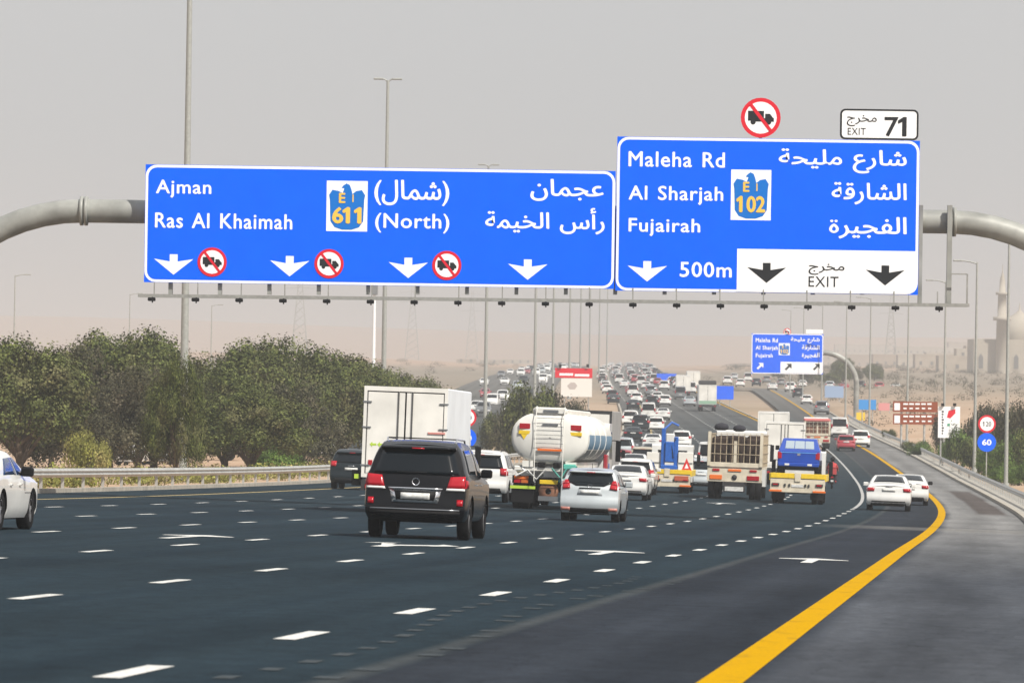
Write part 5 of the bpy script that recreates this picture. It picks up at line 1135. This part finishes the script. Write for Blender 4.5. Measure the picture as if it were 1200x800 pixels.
for k, (px, Y_, lb) in enumerate(((800, 870, 'hazy white box truck in the middle lanes far ahead'), (812, 960, 'hazy second box truck left of the green edged truck'))): box_truck(px, Y_, lb, W=2.5, L=6, z1=3.6, detail=False, main=True)
# parked and passing vehicles seen through gaps in the left trees
for px, Y_, T, pm, lb in ((165, 330, 'van', WHITE, 'white van seen through the gap in the left trees'), (196, 345, 'crossover', SILVER, 'silver car seen through the left trees'), (395, 420, 'van', WHITE, 'white van beyond the trees near the box truck'), (355, 430, 'sedan', WHITE, 'white saloon beyond the tree trunks'), (560, 700, 'suv', WHITE, 'white car far left of the tanker'), (578, 760, 'van', WHITE, 'white minivan far left of the tanker')):
    p = at(px, 530, Y_); p.z = tz(p.x, Y_); c = make_car(T, pm, lb, 'van' if T == 'van' else 'car', fine=.4); c.location = p; c.rotation_euler = (0, 0, -.09 + math.pi)
bt3 = empty('box_truck', at(200, 530, 380), 'white box truck body glimpsed behind the left trees', 'truck'); bt3.location.z = tz(bt3.location.x, 380); MB().box(-3.6, 3.6, -1.2, 1.2, .95, 3.4, BOXW, .04).build('box_body', BOXW, bt3); MB().box(3.8, 5.4, -1.1, 1.1, .6, 2.6, WHITE, .2).build('cab', WHITE, bt3)
for x in (-2.2, 4.3):
    for s in (-1, 1): MB().lathe([(-.12, .001), (-.12, .42), (.12, .42), (.12, .001)], (x, s*1.0, .42), 'y', 14, RUB).build('wheel', RUB, bt3)

# ------------------------------------------------------------------ trees and shrubs
def leaves_mesh(name, blobs, n, size, m, seed, droop=0.0):
    """n small leaf-sprig faces spread through the blobs, denser near their skins; whole twigs of them clump together"""
    g = np.random.default_rng(seed); blobs = np.array(blobs, float); vol = blobs[:, 3] * blobs[:, 4] * blobs[:, 5]; pr = vol ** .8 / np.sum(vol ** .8)
    nt = max(8, n // 9); b = g.choice(len(blobs), nt, p=pr); d = g.normal(size=(nt, 3)); d /= np.linalg.norm(d, axis=1)[:, None]
    rr = g.uniform(.25, 1.0, nt) ** .22 * (1 + .16 * g.normal(size=nt).clip(-1.2, 1.6)); c = blobs[b, :3] + d * rr[:, None] * blobs[b, 3:6]
    c = np.repeat(c, 9, 0) + g.normal(size=(nt * 9, 3)) * size * 1.25; k = len(c)
    nr = np.repeat(d, 9, 0) + g.normal(size=(k, 3)) * .38; nr[:, 2] += .15; nr /= np.linalg.norm(nr, axis=1)[:, None]
    a = g.normal(size=(k, 3)); a[:, 2] -= droop; a -= (a * nr).sum(1)[:, None] * nr; a /= np.linalg.norm(a, axis=1)[:, None]; q = np.cross(nr, a)
    s = size * g.uniform(.5, 1.25, (k, 1)); w = s * g.uniform(.3, .6, (k, 1))
    v = np.stack([c - a * s * .5, c + q * w, c + a * s * .6, c - q * w], 1).reshape(-1, 3)
    me = bpy.data.meshes.new(name); me.vertices.add(len(v)); me.vertices.foreach_set('co', v.ravel()); me.loops.add(k * 4); me.loops.foreach_set('vertex_index', np.arange(k * 4)); me.polygons.add(k); me.polygons.foreach_set('loop_start', np.arange(0, k * 4, 4)); me.polygons.foreach_set('loop_total', np.full(k, 4))
    me.update(calc_edges=True); me.validate(); me.materials.append(m); return me
def tree_proto(seed, h, w, n, m, size=.22, low=.16):
    r = random.Random(seed); blobs = []; limbs = []
    nb = 20
    for i in range(nb):
        t = r.random(); a = r.uniform(0, 6.28); rad = w * .5 * math.sqrt(r.random()) * .8; z = h * (low + .16 + (.60 - low * .5) * (1 - (rad / (w * .5)) ** 2 * .55) * r.uniform(.35, 1.05))
        br = w * r.uniform(.11, .18); blobs.append((math.cos(a) * rad, math.sin(a) * rad, min(z, h - br * .6), br, br, br * r.uniform(.6, .85)))
    for i in range(7):
        a = 6.28 * i / 7 + r.uniform(-.3, .3); rad = w * .36; br = w * .17; blobs.append((math.cos(a) * rad, math.sin(a) * rad, h * (low + .1 + .12 * r.random()), br, br, br * .8))
    for i in range(5): br = w * .09; a = r.uniform(0, 6.28); blobs.append((math.cos(a) * w * .2 * r.random(), math.sin(a) * w * .25, h * r.uniform(.86, .98), br * 1.2, br * 1.2, br))
    crown = leaves_mesh('crown', blobs, n, size, m, seed)
    tr = MB(); tr.tube([(0, 0, -.4), (.05, 0, h * .12), (r.uniform(-.2, .2), .05, h * .3)], [.24, .19, .14], 8, BARK)
    lb = MB()
    for i, b in enumerate(blobs[:11]):
        s = (r.uniform(-.1, .1), 0, h * r.uniform(.06, .26)); mid = ((s[0] + b[0]) * .45, (s[1] + b[1]) * .5, (s[2] + b[2]) * .5 - .1); lb.tube([s, mid, b[:3]], [.11, .07, .025], 6, BARK)
    def mesh(mb, nm): me = bpy.data.meshes.new(nm); me.from_pydata(mb.v, [], mb.f); me.materials.append(BARK); me.polygons.foreach_set('use_smooth', [True] * len(mb.f)); return me
    return mesh(tr, 'trunk'), mesh(lb, 'limbs'), crown
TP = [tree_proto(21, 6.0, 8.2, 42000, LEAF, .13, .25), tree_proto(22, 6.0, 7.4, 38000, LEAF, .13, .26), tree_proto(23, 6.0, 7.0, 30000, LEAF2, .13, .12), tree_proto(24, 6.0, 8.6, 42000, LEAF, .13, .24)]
def tree(p, k, h, wf, label, group=None, name='tree', rz=None):
    root = empty(name, p, label, 'tree', group, rz=rnd.uniform(0, 6.28) if rz is None else rz)
    root.scale = (wf, wf, h / 6.0)
    for nm, me in zip(('trunk', 'limbs', 'crown'), TP[k]):
        o = bpy.data.objects.new(nm, me); link(o); o.parent = root
    return root
LT_ = [ # photo column, distance, crown top row, width factor, kind, label
 (-30, 262, 404, 1.0, 0, 'dense tree cut by the left edge of the photo'), (22, 250, 406, .95, 1, 'dark tree behind the white car at the left edge'), (60, 290, 432, .8, 2, 'low thin tree in the dip between the leftmost trees'),
 (92, 262, 418, .85, 2, 'greyish brown tree left of the dark round one'), (128, 275, 401, 1.0, 0, 'tallest dark green tree on the left, full crown'), (180, 290, 399, 1.0, 1, 'tall green tree left of the big lamp mast'), (160, 246, 440, .75, 2, 'lower grey green tree in front of the tall pair'),
 (205, 221, 432, .32, 3, 'narrow drooping tree at the big lamp mast'), (262, 285, 440, .95, 3, 'spreading tree just right of the big lamp mast'), (305, 305, 411, 1.1, 0, 'broad bright green tree in the middle of the left row'), (292, 262, 462, .8, 1, 'low bush-like tree in front of the broad green one'),
 (352, 315, 414, 1.1, 3, 'broad tree with visible trunks right of the middle'), (345, 285, 455, .8, 2, 'lower greyish tree above the guardrail posts'), (398, 335, 427, 1.1, 0, 'tree just left of the white box truck'), (440, 380, 436, 1.1, 1, 'tree rising behind the white box truck'), (474, 430, 448, 1.0, 3, 'last low tree behind the box truck roof')]
for px, Y_, top, wf, k, lb in LT_:
    p = at(px, 545, Y_); p.z = tz(p.x, Y_); h = at(px, top, Y_).z - p.z; tree(p, k, h * 1.02, wf * 1.05, lb, 'trees along the left side')
def shrub_proto(seed, n, m, size, w=1.0, h=1.0, nb=7):
    r = random.Random(seed); bl = [(r.uniform(-.6, .6) * w, r.uniform(-.6, .6) * w, h * r.uniform(.3, .75), w * r.uniform(.35, .55), w * r.uniform(.35, .55), h * r.uniform(.25, .4)) for _ in range(nb)]
    return leaves_mesh('foliage', bl, n, size, m, seed, -.5)
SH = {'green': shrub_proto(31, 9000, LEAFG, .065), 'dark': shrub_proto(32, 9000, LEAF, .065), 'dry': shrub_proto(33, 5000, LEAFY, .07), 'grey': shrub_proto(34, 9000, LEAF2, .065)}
stemm = MB()
for k in range(5): a = k * 1.25; stemm.tube([(0, 0, -.1), (math.cos(a) * .15, math.sin(a) * .15, .3), (math.cos(a) * .4, math.sin(a) * .4, .7)], [.04, .03, .015], 5, BARK)
_s = stemm.build('stems', BARK); STM = _s.data; bpy.data.objects.remove(_s)
def shrub(p, kind, w, h, label, group=None):
    root = empty('shrub', p, label, 'shrub', group, rz=rnd.uniform(0, 6.28)); root.scale = (w, w, h)
    for nm, me in (('stems', STM), ('foliage', SH[kind])): o = bpy.data.objects.new(nm, me); link(o); o.parent = root
    return root
def sh_at(px, Y, kind, w, h, label, group=None): p = at(px, 545, Y); p.z = tz(p.x, Y); return shrub(p, kind, w, h, label, group)
sh_at(100, 225, 'dry', .9, 1.9, 'yellow green feathery shrub behind the left guardrail'); sh_at(115, 232, 'dry', .7, 1.5, 'small yellow shrub touching the feathery one')
sh_at(325, 270, 'green', 1.5, 1.5, 'low green shrub between trunks behind the guardrail')
for k, (px, Y_, w, h) in enumerate(((600, 420, 1.9, 4.2), (622, 400, 2.2, 5.4), (646, 430, 2.0, 5.0), (583, 450, 1.6, 3.0), (672, 450, 1.9, 4.2))):
    sh_at(px, Y_, 'dark' if k % 2 else 'grey', w, h, ('olive bush behind the tanker on its left', 'tallest rounded bush left of the red and white billboard', 'dark bush under the red and white billboard', 'low bush just right of the lamp mast by the tanker', 'bush hidden behind the tanker top')[k])
RB = [(1078, 452, 2.4, 1.5), (1065, 470, 1.6, 1.1), (1112, 420, 2.2, 2.2), (1128, 400, 2.4, 3.2), (1140, 375, 2.4, 2.4), (1150, 420, 3.2, 4.6), (1163, 360, 2.4, 2.6), (1176, 380, 3.2, 4.6), (1188, 350, 2.6, 3.2), (1200, 370, 3.2, 4.8), (1212, 345, 2.8, 3.2), (1105, 470, 2.6, 3.4), (1120, 455, 2.6, 3.0), (1040, 540, 1.4, 1.0), (1193, 325, 1.8, 1.6), (1172, 332, 1.6, 1.3)]
RL = ['green bush behind the posts of the white billboard', 'low bright bush right of the brown sign posts', 'bush at the right foot of the white billboard', 'dark tall bush right of the white billboard', 'round green bush left of the speed sign post', 'dark tree-like bush above the speed signs', 'green bush just right of the speed sign post', 'dark tall bush behind the rightmost lamp post', 'bush at the foot of the rightmost lamp post', 'large dark bush at the right edge', 'low bush cut by the right edge', 'greyish bush behind the white billboard', 'second greyish bush behind the white billboard', 'tiny bush under the brown sign', 'small bush in front at the right edge', 'small low bush in front of the speed signs row']
for k, ((px, Y_, w, h), lb) in enumerate(zip(RB, RL)): sh_at(px, Y_, ('green', 'dark', 'green')[k % 3] if h < 3.3 else ('dark', 'grey')[k % 2], w * .58, h * .95, lb)
# undergrowth below the left guardrail
g_ = np.random.default_rng(9); bl = []
for y in np.arange(150, 330, 1.5):
    x = left_edge(y) - 2.3 - g_.uniform(0, 3); 
    if g_.random() < .8: bl.append((x, y, gz(x, y) + .2, .8, .8, .32 * g_.uniform(.5, 1.4)))
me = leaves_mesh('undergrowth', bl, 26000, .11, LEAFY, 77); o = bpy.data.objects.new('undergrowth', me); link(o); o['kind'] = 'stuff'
bl = []
for k in range(420):
    y = g_.uniform(300, 2200); sd = g_.random() < .5; x = (XC(y) + g_.uniform(6, 90)) if sd else (left_edge(y) - g_.uniform(20, 160)); q = .5 + y / 900
    bl.append((x, y, tz(x, y) + .15 * q, .8 * q, .8 * q, .35 * q))
for k in range(260):
    y = g_.uniform(600, 1350); x = XC(y) + g_.uniform(5, 120) if k % 3 else MX(y) + g_.uniform(3, 60)
    if x > XC(y) - 7 and x < XC(y) + 3.5: continue
    if 993 < y < 1024: continue
    bl.append((x, y, tz(x, y) + .4, 1.5, 1.5, g_.uniform(.4, .9)))
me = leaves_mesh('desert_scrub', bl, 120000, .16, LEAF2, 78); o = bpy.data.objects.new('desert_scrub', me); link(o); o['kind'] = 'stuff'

for k in range(26):
    px = 880 + (k * 37) % 150; Y_ = 1030 + (k * 97) % 520; p = at(px, 460, Y_); p.z = tz(p.x, Y_)
    if XC(Y_) - 8 < p.x < XC(Y_) + 5 or p.x < MX(Y_) + 4: p.x += 16; p.z = tz(p.x, Y_)
    tree(p, (0, 2, 1)[k % 3], 2.6 + (k % 4) * .5, .5, 'small dusty tree among others on the flat ground beside the exit road', 'small trees beside the exit road')
# ------------------------------------------------------------------ town beyond the right verge
def building(px, Y, w, d, h, label, m=STONE, par=True, name='building', base_px=None, cols=None):
    p = at(px, 470, Y); p.z = tz(p.x, Y) - .5; r = empty(name, p, label, 'building')
    MB().box(-w/2, w/2, 0, d, 0, h, m).build('walls', m, r)
    q = MB(); t = .25
    for a in ((-w/2 - .05, w/2 + .05, -.05, t), (-w/2 - .05, w/2 + .05, d - t, d + .05), (-w/2 - .05, -w/2 + t, t, d - t), (w/2 - t, w/2 + .05, t, d - t)): q.box(*a, h, h + .7, m)
    q.build('parapet', m, r); nf = max(1, int(h / 3.4)); nc = cols or max(2, int(w / 4))
    for f in range(nf):
        for c in range(nc):
            x = -w/2 + (c + .5) * w / nc; z = 1.6 + f * 3.4; o = MB().box(x - .6, x + .6, -.12, .02, z, z + 1.5, m).build('window', m, r); MB().box(x - .5, x + .5, -.14, -.115, z + .1, z + 1.4, DARKW).build('pane', DARKW, o)
    return r
WW = mat('pale_wall', (.40, .36, .30), .9, noise=.1, nscale=.3); TN = mat('tan_wall', (.34, .28, .22), .9, noise=.12, nscale=.3)  # these wall tones also have haze put into their colour
mo = empty('mosque', at(1178, 470, 1650), 'pale domed mosque with a slender minaret on the right skyline', 'mosque'); mo.location.z = tz(mo.location.x, 1650) - 1; mo.scale = (1.5, 1.5, 1.5)
MB().box(-7, 12, 0, 16, 0, 8, WW).build('prayer_hall', WW, mo); MB().lathe([(0, 4.2), (1.2, 4.6), (3.0, 4.2), (4.6, 2.8), (5.6, 1.2), (6.4, .25), (8, .05)], (3.5, 8, 8), 'z', 20, WW).build('dome', WW, mo)
MB().lathe([(0, 1.3), (12, 1.15), (12, 1.9), (12.8, 1.9), (12.8, 1.0), (17.5, .9), (17.5, 1.4), (18.1, 1.4), (18.1, .7), (20.5, .6), (22.5, .1), (24, .05)], (-1.2, -1.5, 0), 'z', 14, WW).build('minaret', WW, mo)
for k in range(5):
    x = -5.5 + k * 3.8; o = MB().plate([(x - .7, 1.5), (x + .7, 1.5), (x + .7, 4.2), (x, 5.2), (x - .7, 4.2)], -.12, .13, WW).build('window', WW, mo); MB().plate([(x - .5, 1.7), (x + .5, 1.7), (x + .5, 4.1), (x, 4.9), (x - .5, 4.1)], -.15, .04, DARKW).build('pane', DARKW, o)
BL = [(1128, 1050, 14, 12, 7.0, 'two storey beige villa left of the mosque'), (1150, 1150, 16, 12, 9.5, 'three storey pale block just left of the minaret'), (1196, 1080, 18, 12, 10.5, 'tall beige block at the right edge behind the mosque'), (1104, 1200, 18, 12, 6.8, 'low tan building above the white billboard'),
      (1078, 1300, 16, 12, 7.2, 'beige building above the brown sign'), (1052, 1450, 20, 12, 7.5, 'hazy long building left of the brown sign'), (1165, 1400, 22, 14, 12.5, 'hazy tall block behind the mosque'), (1120, 1600, 26, 14, 11, 'hazy wide block in the second row of the town'), (1025, 1700, 26, 14, 9, 'hazy pale block beyond the cantilever post'),
      (985, 1900, 30, 16, 10, 'very hazy low block behind the cantilever'), (1085, 2000, 34, 16, 16, 'very hazy tower block in the town'), (940, 2100, 34, 16, 9, 'very hazy block behind the far blue sign'), (1150, 2200, 40, 18, 22, 'tallest very hazy block over the town'), (1010, 2400, 36, 18, 18, 'faint tower block near the horizon'),
      (545, 1500, 8, 10, 3.0, 'low white shed beyond the box truck roof'), (578, 1550, 12, 10, 3.2, 'low white building behind the lamp mast'), (604, 1700, 14, 10, 3.5, 'low white warehouse left of the billboard')]
for k, (px, Y_, w, d, h, lb) in enumerate(BL): building(px, Y_ * 1.65, w * 1.2, d, h * .75, lb, (STONE, WW, TN)[k % 3])
# water tower mast and faint pylons
p = at(437, 430, 900); p.z = tz(p.x, 900); wt_ = empty('communications_mast', p, 'slim white mast with a small head above the trees', 'mast'); MB().tube([(0, 0, -1), (0, 0, 17)], [.35, .25], 10).build('pole', SIGNW, wt_); MB().box(-.6, .6, -.6, .6, 16.6, 18.6, GREYP, .1).build('antenna_head', GREYP, wt_)
def pylon(px, Y, h, label):
    p = at(px, 430, Y); p.z = tz(p.x, Y); r = empty('power_pylon', p, label, 'pylon', 'power pylons in the haze'); b = h * .09
    for sx in (-1, 1):
        for sy in (-1, 1): MB().tube([(sx*b, sy*b, -1), (sx*b*.3, sy*b*.3, h * .7), (sx*.3, sy*.3, h)], .16, 5).build('leg', POLEM, r)
    q = MB(); n = 9
    for i in range(n):
        z0, z1 = h * .8 * i / n, h * .8 * (i + 1) / n; w0 = b * (1 - z0 / h * .95) ; w1 = b * (1 - z1 / h * .95)
        for sy in (-1, 1): q.tube([(-w0, sy*w0, z0), (w1, sy*w1, z1)], .08, 4, POLEM); q.tube([(w0, sy*w0, z0), (-w1, sy*w1, z1)], .08, 4, POLEM)
    q.build('bracing', POLEM, r)
    for zz in (.72, .84, .95): MB().tube([(-h*.16, 0, h*zz), (0, 0, h*zz + .6), (h*.16, 0, h*zz)], .12, 5).build('cross_arm', POLEM, r)
for px, Y_, h, lb in ((350, 2300, 42, 'hazy lattice pylon above the left trees'), (482, 2700, 42, 'hazy lattice pylon right of the slim white mast'), (552, 3000, 42, 'faint lattice pylon left of the round bush'), (1043, 2600, 38, 'faint lattice pylon over the town')): pylon(px, Y_, h, lb)

# ------------------------------------------------------------------ dust haze
hz = MB().box(-6400, 6400, -60, 9500, -16, 92).build('haze', None); hz['kind'] = 'stuff'
hm = bpy.data.materials.new('haze_volume'); hm.use_nodes = True; nt = hm.node_tree; nt.nodes.clear(); vp = nt.nodes.new('ShaderNodeVolumePrincipled'); ou = nt.nodes.new('ShaderNodeOutputMaterial')
vp.inputs['Color'].default_value = (.62, .63, .65, 1); vp.inputs['Density'].default_value = .00035; vp.inputs['Anisotropy'].default_value = .0; nt.links.new(vp.outputs[0], ou.inputs['Volume'])
hz.data.materials.clear(); hz.data.materials.append(hm)
